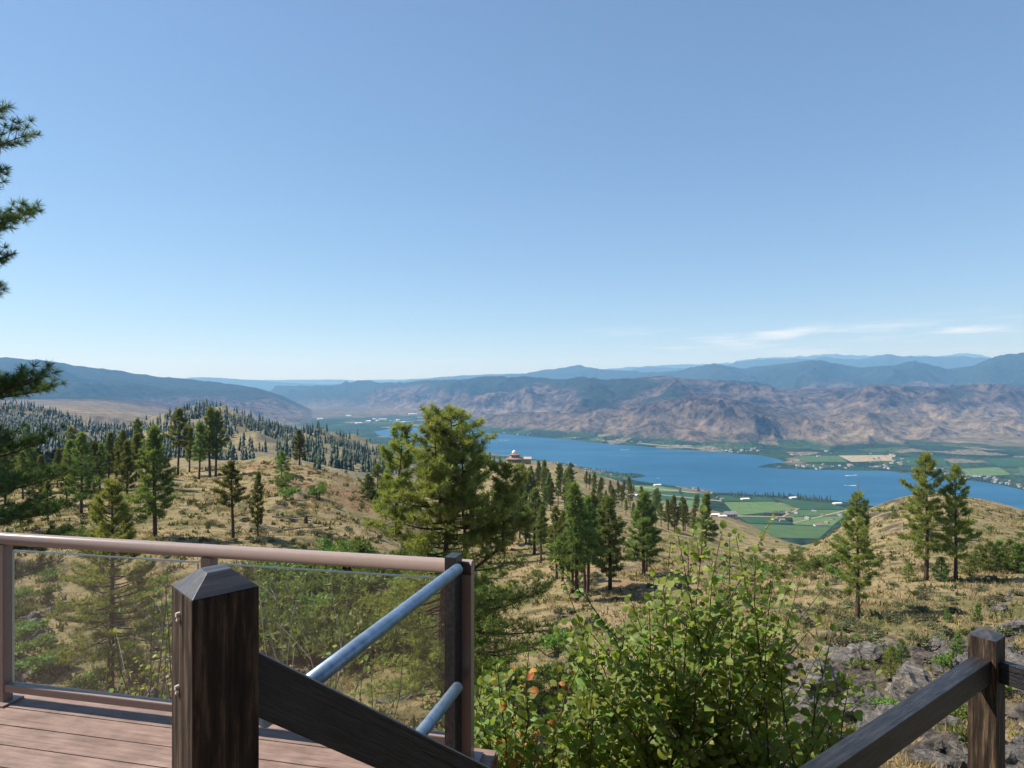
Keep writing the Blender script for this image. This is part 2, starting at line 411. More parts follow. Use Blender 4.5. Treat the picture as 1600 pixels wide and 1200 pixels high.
# near mesh
NCU, NRY = 860, 470
uu = np.concatenate([np.linspace(-1150, -120, 70)[:-1], np.linspace(-120, 1720, NCU - 140), np.linspace(1720, 2550, 71)[1:]])
yy = np.exp(np.concatenate([np.linspace(math.log(1.5), math.log(18), 60)[:-1], np.linspace(math.log(18), math.log(60), 170)[:-1], np.linspace(math.log(60), math.log(2700), 242)]))
UU, YY = np.meshgrid(uu, yy, indexing='ij')
XX = (UU - 800) / 1000 * YY
ZZ = H(XX, YY)
def grid_faces(nu, nr):
    i, j = np.meshgrid(np.arange(nu - 1), np.arange(nr - 1), indexing='ij')
    a = i * nr + j
    return np.stack([a, a + nr, a + nr + 1, a + 1], -1).reshape(-1)

def near_col(px):
    i = int(np.clip(np.searchsorted(uu, px) - 1, 0, len(uu) - 2)); f = (px - uu[i]) / (uu[i + 1] - uu[i])
    return ZZ[i] * (1 - f) + ZZ[i + 1] * f
def ground_at(px, py, ymin=20.0):
    """first ground point met along a bearing and depression"""
    z = near_col(px); pyg = 600 - 1000 * z / yy
    ok = np.nonzero((pyg <= py) & (yy >= ymin))[0]
    if len(ok) == 0: return None
    j = ok[0]
    t = 0.0 if yy[j - 1] < ymin else float(np.clip((pyg[j - 1] - py) / (pyg[j - 1] - pyg[j] + 1e-9), 0, 1))
    if t == 0.0: Y, zz = yy[j], z[j]
    else: Y, zz = yy[j - 1] + (yy[j] - yy[j - 1]) * t, z[j - 1] + (z[j] - z[j - 1]) * t
    return Vector(((px - 800) / 1000.0 * Y, Y, float(zz)))
SKYLINE = np.maximum.accumulate(ZZ / YY, axis=1)
def ground_seen(u, Y, top):
    """True where a point of height top shows above the ground before it"""
    i = np.clip(np.searchsorted(uu, u) - 1, 0, len(uu) - 2); j = np.clip(np.searchsorted(yy, Y * 0.98) - 1, 0, len(yy) - 1)
    return top / Y > SKYLINE[i, j]

def hillside_material():
    m, nt, b = mat('dry_hillside')
    tc = nd(nt, 'ShaderNodeTexCoord'); o = tc.outputs['Object']
    big = noise_node(nt, 0.045, 5, 0.6, o)
    mid = noise_node(nt, 0.32, 7, 0.68, o)
    fine = noise_node(nt, 2.6, 8, 0.7, o)
    grit = noise_node(nt, 14.0, 6, 0.7, o)
    dry = ramp(nt, mid.outputs['Fac'], [(0.34, (0.095, 0.09, 0.045)), (0.45, (0.23, 0.185, 0.09)), (0.55, (0.37, 0.285, 0.15)), (0.68, (0.34, 0.225, 0.135))])
    grn = ramp(nt, mid.outputs['Fac'], [(0.3, (0.075, 0.085, 0.03)), (0.7, (0.20, 0.19, 0.07))])
    gf = ramp(nt, big.outputs['Fac'], [(0.48, (0, 0, 0)), (0.64, (0.8, 0.8, 0.8))])
    c = mixc(nt, gf.outputs[0], dry.outputs[0], grn.outputs[0])
    a = nd(nt, 'ShaderNodeVertexColor', layer_name='Zone')
    sp = nd(nt, 'ShaderNodeSeparateColor'); nt.links.new(a.outputs[0], sp.inputs[0])
    red = ramp(nt, fine.outputs['Fac'], [(0.3, (0.22, 0.125, 0.075)), (0.7, (0.36, 0.215, 0.13))])
    c = mixc(nt, sp.outputs[1], c, red.outputs[0])
    rock = ramp(nt, fine.outputs['Fac'], [(0.30, (0.025, 0.023, 0.022)), (0.5, (0.085, 0.075, 0.066)), (0.70, (0.22, 0.175, 0.13))])
    rm = nd(nt, 'ShaderNodeMath', operation='MULTIPLY_ADD'); rm.inputs[1].default_value = 1.6
    nt.links.new(sp.outputs[0], rm.inputs[0])
    sub = nd(nt, 'ShaderNodeMath', operation='SUBTRACT'); sub.inputs[1].default_value = 0.75
    nt.links.new(fine.outputs['Fac'], sub.inputs[0]); nt.links.new(sub.outputs[0], rm.inputs[2]); rm.use_clamp = True
    c = mixc(nt, rm.outputs[0], c, rock.outputs[0])
    grey = mixc(nt, sp.outputs[2], c, (0.15, 0.135, 0.095))
    spk = ramp(nt, fine.outputs['Fac'], [(0.33, (0.45, 0.47, 0.42)), (0.5, (1, 1, 1)), (0.7, (1.15, 1.12, 1.05))])
    c = mixc(nt, 0.85, grey, spk.outputs[0], 'MULTIPLY')
    gk = ramp(nt, grit.outputs['Fac'], [(0.35, (0.62, 0.62, 0.62)), (0.6, (1.08, 1.08, 1.08))])
    c = mixc(nt, 0.7, c, gk.outputs[0], 'MULTIPLY')
    nt.links.new(c, b.inputs['Base Color'])
    b.inputs['Roughness'].default_value = 0.95; b.inputs['Specular IOR Level'].default_value = 0.1
    add = nd(nt, 'ShaderNodeMath', operation='ADD'); nt.links.new(fine.outputs['Fac'], add.inputs[0]); nt.links.new(grit.outputs['Fac'], add.inputs[1])
    bump(nt, b, add.outputs[0], 0.7, 0.22)
    return m
M['hill'] = hillside_material()
me = mesh_np('hillside', np.stack([XX, YY, ZZ], -1), grid_faces(len(uu), len(yy)), 4, M['hill'], True)
zone = np.zeros((XX.size, 3), np.float32)
xf, yf = XX.ravel(), YY.ravel(); uf = UU.ravel()
zone[:, 0] = rock_mask(xf, yf)
red = sstep(330, 430, uf) * (1 - sstep(560, 640, uf)) * sstep(95, 130, yf) * (1 - sstep(230, 300, yf)) * sstep(-0.15, 0.35, fbm(xf / 22., yf / 14., 4, 51))
red = np.maximum(red, sstep(850, 900, uf) * (1 - sstep(1060, 1130, uf)) * sstep(70, 80, yf) * (1 - sstep(120, 160, yf)) * sstep(-0.1, 0.4, fbm(xf / 12., yf / 9., 4, 52)) * 0.8)
red = np.maximum(red, sstep(1050, 1070, uf) * (1 - sstep(1110, 1130, uf)) * sstep(400, 430, yf) * (1 - sstep(500, 520, yf)))
zone[:, 1] = red * 0.85
zone[:, 2] = sstep(350, 600, yf) * 0.65 * sstep(-0.5, 0.4, fbm(xf / 150., yf / 150., 4, 53) + 0.2)
set_col(me, 'Zone', zone)
tag(link('hillside_ground', me), kind='structure')

# ground under and behind the deck
g = MB()
for i in range(12):
    for j in range(6):
        x0, x1 = -30 + 5 * i, -25 + 5 * i; y0, y1 = 1.5 - 6 * (j + 1), 1.5 - 6 * j
        g.add([(x0, y0, -2.85), (x1, y0, -2.85), (x1, y1, -2.85), (x0, y1, -2.85)], [(0, 1, 2, 3)])
me = g.mesh('house_terrace', M['hill']); set_col(me, 'Zone', (0, 0, 0))
tag(link('terrace_ground', me), kind='structure')

# ------------------------------------------------------------------ lake, valley and mountains (far terrain)
def img_pt(px, py, z): Y = -z * 1000.0 / (py - 600.0); return ((px - 800) / 1000.0 * Y, Y)
SHORE = [(585, 674), (610, 670), (650, 668), (700, 671), (740, 675), (800, 679), (850, 684), (900, 688), (950, 694), (1000, 697), (1050, 702), (1090, 704), (1130, 707),
         (1190, 712), (1215, 717), (1226, 722), (1195, 726), (1180, 730), (1240, 733), (1320, 735), (1390, 736), (1420, 741), (1470, 745), (1510, 750), (1560, 757), (1600, 766),
         (1700, 780), (1900, 806), (2500, 850), (2500, 980), (1900, 880), (1600, 842), (1450, 803), (1340, 787), (1300, 781), (1250, 776), (1180, 773), (1120, 769), (1080, 762), (1030, 756), (1000, 752),
         (984, 748), (1010, 744), (1000, 740), (960, 738), (930, 733), (900, 727), (870, 722), (840, 718), (800, 712), (740, 705), (680, 697), (620, 686), (590, 679)]
SH = np.array([img_pt(x, y, LAKE_Z) for x, y in SHORE])
def lake_sd(X, Y):
    """signed distance to the shoreline, negative in the water"""
    X = np.asarray(X, float); Y = np.asarray(Y, float)
    d = np.full(X.shape, 1e18); ins = np.zeros(X.shape, bool)
    n = len(SH)
    for k in range(n):
        ax, ay = SH[k]; bx, by = SH[(k + 1) % n]
        ex, ey = bx - ax, by - ay
        t = np.clip(((X - ax) * ex + (Y - ay) * ey) / (ex * ex + ey * ey), 0, 1)
        d = np.minimum(d, (X - ax - t * ex) ** 2 + (Y - ay - t * ey) ** 2)
        c = (ay > Y) != (by > Y)
        xi = ax + (Y - ay) / (by - ay + 1e-12) * ex
        ins ^= c & (X < xi)
    d = np.sqrt(d)
    return np.where(ins, -d, d)

# ridges: (list of (bearing px, crest py), crest distance(s), front length, back length, gully amp)
RIDGES = [
 # left mountain
 dict(c=[(-1200, 530), (-400, 540), (-100, 549), (0, 556), (60, 562), (130, 571), (180, 577), (260, 589), (330, 596), (400, 605), (440, 617), (470, 631), (495, 646), (525, 668)],
      d=[(-1200, 8200), (0, 8500), (400, 9000), (525, 9400)], lf=4200, lb=2600, amp=0.16, s=1, sharp=1.25),
 # main range across the lake
 dict(c=[(395, 640), (430, 603), (470, 601), (520, 600), (560, 596), (600, 597), (640, 595), (700, 592), (760, 590), (800, 590), (850, 590), (900, 591), (960, 594), (1010, 589), (1060, 590), (1100, 591), (1180, 600), (1230, 606), (1300, 603), (1400, 606), (1600, 600), (2500, 590)],
      d=[(395, 15000), (560, 13500), (700, 10500), (850, 9200), (1000, 8300), (1200, 7600), (1600, 7600), (2500, 7600)], lf=3000, lb=3500, amp=0.30, s=2, sharp=0.9),
 # front knobs above the far shore
 dict(c=[(700, 690), (760, 652), (830, 645), (900, 648), (960, 640), (1000, 634), (1060, 622), (1110, 618), (1150, 624), (1200, 640), (1260, 650), (1290, 655), (1330, 640), (1400, 648), (1480, 655), (1560, 650), (1700, 650), (2500, 650)],
      d=[(700, 6600), (900, 5900), (1100, 5400), (1300, 5300), (1600, 5600), (2500, 5600)], lf=1000, lb=1900, amp=0.36, s=3, sharp=0.8),
 # rocky purple domes on the right
 dict(c=[(1290, 640), (1325, 612), (1360, 603), (1400, 602), (1440, 608), (1470, 604), (1520, 600), (1565, 600), (1600, 610), (1680, 620), (2500, 600)],
      d=[(1290, 6700), (2500, 6700)], lf=1300, lb=1500, amp=0.22, s=4, sharp=0.7),
 # blue forested ridges behind
 dict(c=[(640, 610), (700, 598), (750, 592), (800, 583), (850, 577), (880, 573), (903, 569), (935, 576), (1000, 580), (1060, 578), (1115, 567), (1165, 573), (1210, 568), (1270, 561), (1300, 568), (1350, 574), (1395, 570), (1430, 562), (1480, 575), (1520, 573), (1555, 557), (1600, 551), (1700, 548), (2500, 550)],
      d=[(640, 19000), (900, 18000), (1115, 13500), (1270, 12500), (1430, 12000), (1600, 11500), (2500, 11500)], lf=3800, lb=4000, amp=0.14, s=5, sharp=1.0),
 # pale far ridges
 dict(c=[(-1200, 590), (250, 592), (330, 588), (400, 594), (480, 599), (560, 600), (640, 594), (700, 587), (760, 585), (850, 582), (960, 578), (1020, 571), (1080, 576), (1160, 563), (1240, 559), (1300, 557), (1340, 561), (1385, 551), (1440, 558), (1500, 556), (1560, 558), (2500, 555)],
      d=[(-1200, 23000), (500, 23000), (1020, 23000), (1385, 20500), (2500, 20500)], lf=4000, lb=4500, amp=0.10, s=6, sharp=1.0),
 dict(c=[(-1200, 592), (600, 593), (700, 590), (1000, 572), (1130, 566), (1180, 560), (1300, 553), (1460, 556), (1510, 552), (1560, 557), (2500, 552)],
      d=[(-1200, 31000), (2500, 31000)], lf=5000, lb=7000, amp=0.08, s=7, sharp=1.0),
]
def floor_h(X, Y, sd):
    u = X / Y * 1000 + 800
    floor = LAKE_Z + np.where(sd < 0, np.maximum(sd * 0.08, -8.0), np.minimum(sd * 0.035, 5.0) + np.clip(sd - 250, 0, 4000) * 0.022)
    floor = np.minimum(floor, -395.0)
    left = 1 - sstep(330, 520, u)      # higher ground left of the lake head
    return floor + left * (80 + 190 * sstep(0.2, 0.9, (330 - u) / 500.0 + 0.5)) * sstep(1200, 2600, 9000 - Y)
def on_floor_arr(px, py):
    px = np.asarray(px, float); py = np.asarray(py, float); z = np.full(px.shape, LAKE_Z + 6)
    for _ in range(4):
        y = -z * 1000.0 / (py - 600.0); x = (px - 800) / 1000.0 * y; sd = lake_sd(x, y); z = floor_h(x, y, sd)
    return x, y, z, sd
def far_h(X, Y, sd):
    u = X / Y * 1000 + 800
    r = Y
    floor = floor_h(X, Y, sd)
    h = floor.copy()
    forest = np.zeros_like(h)
    near_shore = sstep(60, 500, sd) * np.ones_like(h)
    for R in RIDGES:
        c = np.array(R['c'], float); dd = np.array(R['d'], float)
        cy = np.interp(u, c[:, 0], c[:, 1], left=760, right=760)
        cd = np.interp(u, dd[:, 0], dd[:, 1])
        cz = (600 - cy) / 1000.0 * cd
        big = ridged(X / (R['lf'] * 0.55), Y / (R['lf'] * 0.55), 6, 100 + R['s'])
        med = fbm(X / (R['lf'] * 0.28), Y / (R['lf'] * 0.28), 5, 140 + R['s'])
        cdw = cd + fbm(X / 2500., Y / 2500., 3, 60 + R['s']) * R['lf'] * 0.12
        t = np.where(r < cdw, (cdw - r) / R['lf'], (r - cdw) / R['lb'])
        t = np.clip(t + med * 0.10 * np.clip(t * 3, 0, 1), 0, 1.2)
        p = np.clip(1 - t, 0, 1) ** R['sharp']
        p = p * p * (3 - 2 * p) * 0.55 + p * 0.45
        rise = (cz + 450.0)
        body = np.clip(t * (1 - t) * 4, 0, 1)
        hz = LAKE_Z + rise * p + rise * R['amp'] * (big - 0.85) * (0.12 + 0.88 * body) * np.clip(p * 3, 0, 1) + rise * 0.012 * med + rise * np.clip(p * 4, 0, 1) * (0.05 * (ridged(X / 420., Y / 420., 4, 180 + R['s']) - 0.8) * (0.25 + 0.75 * body))
        hz = np.where(t >= 1.0, -1e4, hz)
        h = np.maximum(h, np.where(sd > 0, h * (1 - near_shore) + np.maximum(hz, h) * near_shore, h))
    return h
fr = np.exp(np.concatenate([np.linspace(math.log(1250), math.log(12000), 400)[:-1], np.linspace(math.log(12000), math.log(40000), 70)]))
fu = np.concatenate([np.linspace(-1150, -80, 60)[:-1], np.linspace(-80, 1680, 760), np.linspace(1680, 2500, 50)[1:]])
FU, FY = np.meshgrid(fu, fr, indexing='ij')
FX = (FU - 800) / 1000 * FY
FSD = lake_sd(FX, FY)
FZ = far_h(FX, FY, FSD)
# stay below the near hillside where the two overlap
ov = FY < 2700
_hn = H(FX, np.minimum(FY, 2700))
FZ = np.where(ov & (_hn > -443), np.minimum(FZ, _hn - 3 - (2700 - FY) * 0.02), FZ)
def mountain_material():
    m, nt, b = mat('dry_mountain')
    tc = nd(nt, 'ShaderNodeTexCoord'); o = tc.outputs['Object']
    big = noise_node(nt, 0.0011, 6, 0.62, o)
    mid = noise_node(nt, 0.0065, 8, 0.68, o)
    fine = noise_node(nt, 0.035, 8, 0.72, o)
    a = nd(nt, 'ShaderNodeVertexColor', layer_name='Zone')
    sp = nd(nt, 'ShaderNodeSeparateColor'); nt.links.new(a.outputs[0], sp.inputs[0])
    rock = ramp(nt, mid.outputs['Fac'], [(0.36, (0.018, 0.015, 0.015)), (0.45, (0.056, 0.044, 0.036)), (0.54, (0.112, 0.084, 0.064)), (0.68, (0.20, 0.155, 0.112))])
    tan = ramp(nt, mid.outputs['Fac'], [(0.3, (0.20, 0.16, 0.10)), (0.7, (0.40, 0.32, 0.21))])
    c = mixc(nt, sp.outputs[1], rock.outputs[0], tan.outputs[0])
    # forest: more where the zone says so, broken up by noise
    f1 = nd(nt, 'ShaderNodeMath', operation='MULTIPLY_ADD'); nt.links.new(fine.outputs['Fac'], f1.inputs[0]); f1.inputs[1].default_value = 0.9
    f2 = nd(nt, 'ShaderNodeMath', operation='MULTIPLY_ADD'); nt.links.new(mid.outputs['Fac'], f2.inputs[0]); f2.inputs[1].default_value = 0.8
    nt.links.new(sp.outputs[0], f1.inputs[2]); nt.links.new(f1.outputs[0], f2.inputs[2])
    fm = nd(nt, 'ShaderNodeMapRange'); fm.inputs[1].default_value = 1.16; fm.inputs[2].default_value = 1.34
    nt.links.new(f2.outputs[0], fm.inputs[0])
    c = mixc(nt, fm.outputs[0], c, (0.030, 0.042, 0.024))
    spk = noise_node(nt, 0.013, 6, 0.75, o); sk = ramp(nt, spk.outputs['Fac'], [(0.40, (0.16, 0.17, 0.17)), (0.47, (0.75, 0.75, 0.75)), (0.56, (1.05, 1.05, 1.05)), (0.68, (1.5, 1.45, 1.35))])
    c = mixc(nt, 0.65, c, sk.outputs[0], 'MULTIPLY')
    # irrigated valley floor: patchwork of plots
    vor = nd(nt, 'ShaderNodeTexVoronoi', feature='F1', distance='CHEBYCHEV'); vor.inputs['Scale'].default_value = 0.0058
    nt.links.new(o, vor.inputs['Vector'])
    sv = nd(nt, 'ShaderNodeSeparateColor'); nt.links.new(vor.outputs['Color'], sv.inputs[0])
    plots = ramp(nt, sv.outputs[0], [(0.0, (0.035, 0.07, 0.03)), (0.35, (0.06, 0.11, 0.04)), (0.6, (0.11, 0.16, 0.06)), (0.72, (0.30, 0.25, 0.16)), (0.85, (0.05, 0.085, 0.035)), (1.0, (0.17, 0.18, 0.09))])
    plots.color_ramp.interpolation = 'CONSTANT'
    tr = ramp(nt, fine.outputs['Fac'], [(0.42, (0.25, 0.3, 0.25)), (0.56, (1, 1, 1))])
    pc = mixc(nt, 0.9, plots.outputs[0], tr.outputs[0], 'MULTIPLY')
    c = mixc(nt, sp.outputs[2], c, pc)
    nt.links.new(c, b.inputs['Base Color'])
    b.inputs['Roughness'].default_value = 1.0; b.inputs['Specular IOR Level'].default_value = 0.0
    bump(nt, b, fine.outputs['Fac'], 1.0, 30.0)
    return m
M['mountain'] = mountain_material()
fme = mesh_np('valley_and_mountains', np.stack([FX, FY, FZ], -1), grid_faces(len(fu), len(fr)), 4, M['mountain'], True)
zone = np.zeros((FX.size, 3), np.float32)
x_, y_, z_, u_, s_ = FX.ravel(), FY.ravel(), FZ.ravel(), FU.ravel(), FSD.ravel()
alt = z_ + 450
wob = fbm(x_ / 1800., y_ / 1800., 5, 301)
forest = 0.46 * sstep(300, 440, alt + wob * 170) * sstep(6300, 8000, y_ + wob * 900)
forest = np.maximum(forest, 0.62 * sstep(10500, 13000, y_))
leftm = 1 - sstep(480, 560, u_)
forest = np.maximum(forest, leftm * 0.48 * sstep(190, 420, alt + wob * 150) * sstep(4500, 6500, y_))
forest = forest + 0.15 + 0.18 * sstep(0.05, 0.5, wob)
zone[:, 0] = forest
low = (1 - sstep(60, 230, alt + wob * 60))
zone[:, 1] = np.clip(0.0 + 0.35 * low + 0.4 * sstep(1180, 1330, u_) * (1 - sstep(120, 330, alt)), 0, 1) * (1 - 0.5 * leftm * sstep(150, 300, alt))
zone[:, 1] = np.maximum(zone[:, 1], leftm * (1 - sstep(4200, 5600, y_)) * 0.9)
flat = (1 - sstep(28, 50, alt)) * sstep(0, 8, s_ + 8)
zone[:, 2] = flat * (1 - (1 - sstep(420, 470, u_)))
set_col(fme, 'Zone', zone)
tag(link('valley_and_mountains', fme), kind='structure')

# lake surface
def lake_material():
    m, nt, b = mat('lake_water')
    tc = nd(nt, 'ShaderNodeTexCoord'); o = tc.outputs['Object']
    mp = nd(nt, 'ShaderNodeMapping'); mp.inputs['Scale'].default_value = (0.22, 1.0, 1); nt.links.new(o, mp.inputs[0])
    n = noise_node(nt, 0.006, 7, 0.6, mp.outputs[0])
    r = ramp(nt, n.outputs['Fac'], [(0.35, (0.004, 0.058, 0.125)), (0.52, (0.008, 0.078, 0.155)), (0.66, (0.022, 0.105, 0.19))])
    nt.links.new(r.outputs[0], b.inputs['Base Color'])
    b.inputs['Roughness'].default_value = 0.4; b.inputs['Specular IOR Level'].default_value = 0.3; b.inputs['IOR'].default_value = 1.33
    n2 = noise_node(nt, 0.22, 5, 0.65, o); bump(nt, b, n2.outputs['Fac'], 0.5, 0.8)
    return m
M['lake'] = lake_material()
lk = MB(); S = 400.0
for i in range(-12, 26):
    for j in range(3, 19):
        lk.add([(i * S, j * S, LAKE_Z), ((i + 1) * S, j * S, LAKE_Z), ((i + 1) * S, (j + 1) * S, LAKE_Z), (i * S, (j + 1) * S, LAKE_Z)], [(0, 1, 2, 3)])
tag(lk.build('lake', M['lake']), kind='structure')

# air
hz = MB(); hz.box((0, 17000, (1640 - 480) / 2), (110000, 56000, 1640 + 480))
hm = bpy.data.materials.new('haze_air'); hm.use_nodes = True
hn = hm.node_tree; hn.nodes.clear()
ho = hn.nodes.new('ShaderNodeOutputMaterial'); hv = hn.nodes.new('ShaderNodeVolumePrincipled')
hv.inputs['Color'].default_value = (0.25, 0.55, 1.0, 1)
hv.inputs['Absorption Color'].default_value = (1, 1, 1, 1)
hv.inputs['Density'].default_value = 5.6e-5
hv.inputs['Anisotropy'].default_value = 0.1
hn.links.new(hv.outputs[0], ho.inputs['Volume'])
tag(hz.build('haze', hm), kind='stuff')
# ------------------------------------------------------------------ pine trees
def nrm(v): return v / np.maximum(np.linalg.norm(v, axis=-1, keepdims=True), 1e-9)
def needle_mesh(name, pos, dirs, nn, tl, tw, mt, rng, spread=0.75):
    pos = np.asarray(pos); dirs = nrm(np.asarray(dirs)); n = len(pos)
    d = nrm(np.repeat(dirs, nn, 0) * 0.75 + rng.normal(size=(n * nn, 3)) * spread)
    p = np.repeat(pos, nn, 0)
    L = tl * rng.uniform(0.65, 1.1, (n * nn, 1)) * np.repeat(rng.uniform(0.75, 1.2, (n, 1)), nn, 0)
    side = nrm(np.cross(d, rng.normal(size=(n * nn, 3)))) * tw * 0.5
    b0 = p + d * L * 0.06
    V = np.stack([b0 - side * 0.6, b0 + side * 0.6, p + d * L * 0.55 + side, p + d * L], 1)
    F = np.array([[0, 1, 2], [0, 2, 3]])
    idx = (np.arange(n * nn)[:, None, None] * 4 + F[None]).reshape(-1)
    me = mesh_np(name, V.reshape(-1, 3), idx, 3, mt)
    return me

def shape_default(s): return (max(0.0, 1 - s) ** 0.75) * (0.5 + 0.5 * min(1, s / 0.22)) + 0.05

def make_pine(seed, Ht, cb, R, nb, tl, tw, nn, sub, mt, env=None, r0=None, wav=0.02, extra=None, tipup=0.2, dead=0, sides=3, el0=-12, elr=62, spread=0.75):
    """returns (trunk mesh, crown mesh): trunk with limbs, crown of needle tufts"""
    rng = np.random.default_rng(seed)
    tm = MB()
    r0 = r0 or 0.019 * Ht
    zs = np.linspace(-0.04 * Ht, Ht, 12)
    ph = rng.uniform(0, 6.28, 2)
    cx = wav * Ht * (np.sin(zs / Ht * 4 + ph[0]) - math.sin(ph[0])) * 0.5
    cy = wav * Ht * (np.sin(zs / Ht * 3.3 + ph[1]) - math.sin(ph[1])) * 0.5
    def axis(z): return np.array([np.interp(z, zs, cx), np.interp(z, zs, cy), z])
    tm.tube([axis(z) for z in zs], [r0 * (1.25 if i == 0 else 1.0) * (1 - 0.93 * max(0, z) / Ht) + 0.004 * Ht * 0.3 for i, z in enumerate(zs)], 8 if sides > 3 else 6)
    pos, dirs = [], []
    list_b = []
    ga = rng.uniform(0, 6.28)
    for i in range(nb):
        s = (i + rng.uniform(0, 1)) / nb
        s = s ** 0.92
        ga += 2.399 + rng.uniform(-0.5, 0.5)
        list_b.append((s, ga, None))
    if extra: list_b += extra
    for s, az, LL in list_b:
        z = (cb + (1 - cb) * s * 0.985) * Ht
        e = env(s, az) if env else shape_default(s)
        L = LL if LL else R * e * rng.uniform(0.62, 1.12)
        if L < 0.04 * R: continue
        el = math.radians(el0 + elr * s ** 1.3 + rng.uniform(-10, 10))
        a0 = axis(z); az2 = az
        h = np.array([math.cos(az2), math.sin(az2), 0]); sdv = np.array([-math.sin(az2), math.cos(az2), 0])
        wob = rng.uniform(-0.16, 0.16)
        us = np.linspace(0, 1, 6)
        pts = [a0 + h * (L * math.cos(el) * u) + np.array([0, 0, 1]) * (L * math.sin(el) * u + tipup * L * u * u - 0.05 * L * math.sin(u * 3.1)) + sdv * (wob * L * math.sin(u * 2.6)) for u in us]
        tm.tube(pts, [max(0.006, (0.0018 * Ht + 0.011 * L) * (1 - 0.85 * u)) for u in us], sides, cap=False)
        P = np.array(pts)
        ns = max(2, int(sub * (L / R) + 1.5))
        for k in range(ns):
            u = 0.28 + 0.72 * (k + rng.uniform(0.2, 0.9)) / ns
            q = np.array([np.interp(u, us, P[:, c]) for c in range(3)])
            tdir = P[min(5, int(u * 5) + 1)] - P[int(min(4, u * 5))]; tdir = tdir / (np.linalg.norm(tdir) + 1e-9)
            sg = 1 if k % 2 else -1
            d = tdir * 0.7 + sdv * sg * rng.uniform(0.3, 0.9) + np.array([0, 0, rng.uniform(0.0, 0.5)])
            d /= np.linalg.norm(d)
            l = L * (0.34 - 0.2 * u) * rng.uniform(0.7, 1.3) + tl * 0.3
            e1 = q + d * l
            if sides > 3 or tl < 0.3: tm.tube([q, q + d * l * 0.5 + np.array([0, 0, 0.03 * l]), e1], [0.011, 0.009, 0.006], 3, cap=False)
            for w in ([1.0, 0.55] if l > tl * 0.8 else [1.0]):
                pos.append(q + d * l * w); dirs.append(d + np.array([0, 0, 0.35]))
        pos.append(P[-1]); dirs.append(P[-1] - P[-2] + np.array([0, 0, 0.2 * L * 0.2]))
        pos.append(P[4]); dirs.append(h * 0.3 + np.array([0, 0, 0.8]))
    for k in range(3):
        pos.append(axis(Ht * (1 - 0.015 * k))); dirs.append(np.array([rng.uniform(-.3, .3), rng.uniform(-.3, .3), 1]))
    for k in range(dead):
        z = Ht * cb * rng.uniform(0.45, 1.0); az = rng.uniform(0, 6.28); L = R * rng.uniform(0.2, 0.5)
        a0 = axis(z); h = np.array([math.cos(az), math.sin(az), -0.25])
        tm.tube([a0, a0 + h * L * 0.5, a0 + h * L + np.array([0, 0, -0.12 * L])], [0.02, 0.014, 0.005], 3, cap=False)
    return tm.mesh('trunk', M['bark'], True), needle_mesh('crown', pos, dirs, nn, tl, tw, mt, rng, spread)

def place_pine(protos, loc, height, k, label, group, name='pine_tree', rz=None, sx=1.0, proto_h=12.0):
    tr, cr = protos[k % len(protos)]
    s = height / proto_h
    o = empty(name, loc, random.uniform(0, 6.28) if rz is None else rz, (s * sx, s * sx, s))
    link('trunk', tr, o); link('crown', cr, o)
    tag(o, label, 'tree', group)
    return o

def env_mid(k):
    return lambda s, az: shape_default(s) * (0.80 + 0.38 * math.sin(az * (1 + k % 3) + s * (7 + 3 * k) + k))
MID = [make_pine(100 + i, 12.0, cb, R, nb, 0.50, 0.10, 15, 10, M['needle_mid'], env=env_mid(i), wav=0.018, dead=8, el0=el0, elr=elr, spread=0.9)
       for i, (cb, R, nb, el0, elr) in enumerate([(0.26, 2.4, 72, -12, 60), (0.34, 2.1, 62, -20, 62), (0.16, 2.6, 80, -8, 55), (0.44, 2.5, 52, -15, 50), (0.22, 2.1, 66, -20, 60), (0.30, 2.8, 58, -16, 45), (0.12, 2.2, 76, -5, 60)])]
def env_open(s, az): return (max(0.0, 1 - s) ** 0.55) * (0.55 + 0.45 * min(1, s / 0.2)) * (0.75 + 0.35 * math.sin(az * 2 + s * 14)) + 0.05
OPEN = [make_pine(130 + i, 12.0, cb, R, nb, 0.42, 0.075, 18, 13, M['needle_big'], env=env_open, wav=0.015, dead=8, el0=-18)
        for i, (cb, R, nb) in enumerate([(0.22, 3.0, 66), (0.20, 2.9, 62), (0.30, 2.6, 52)])]

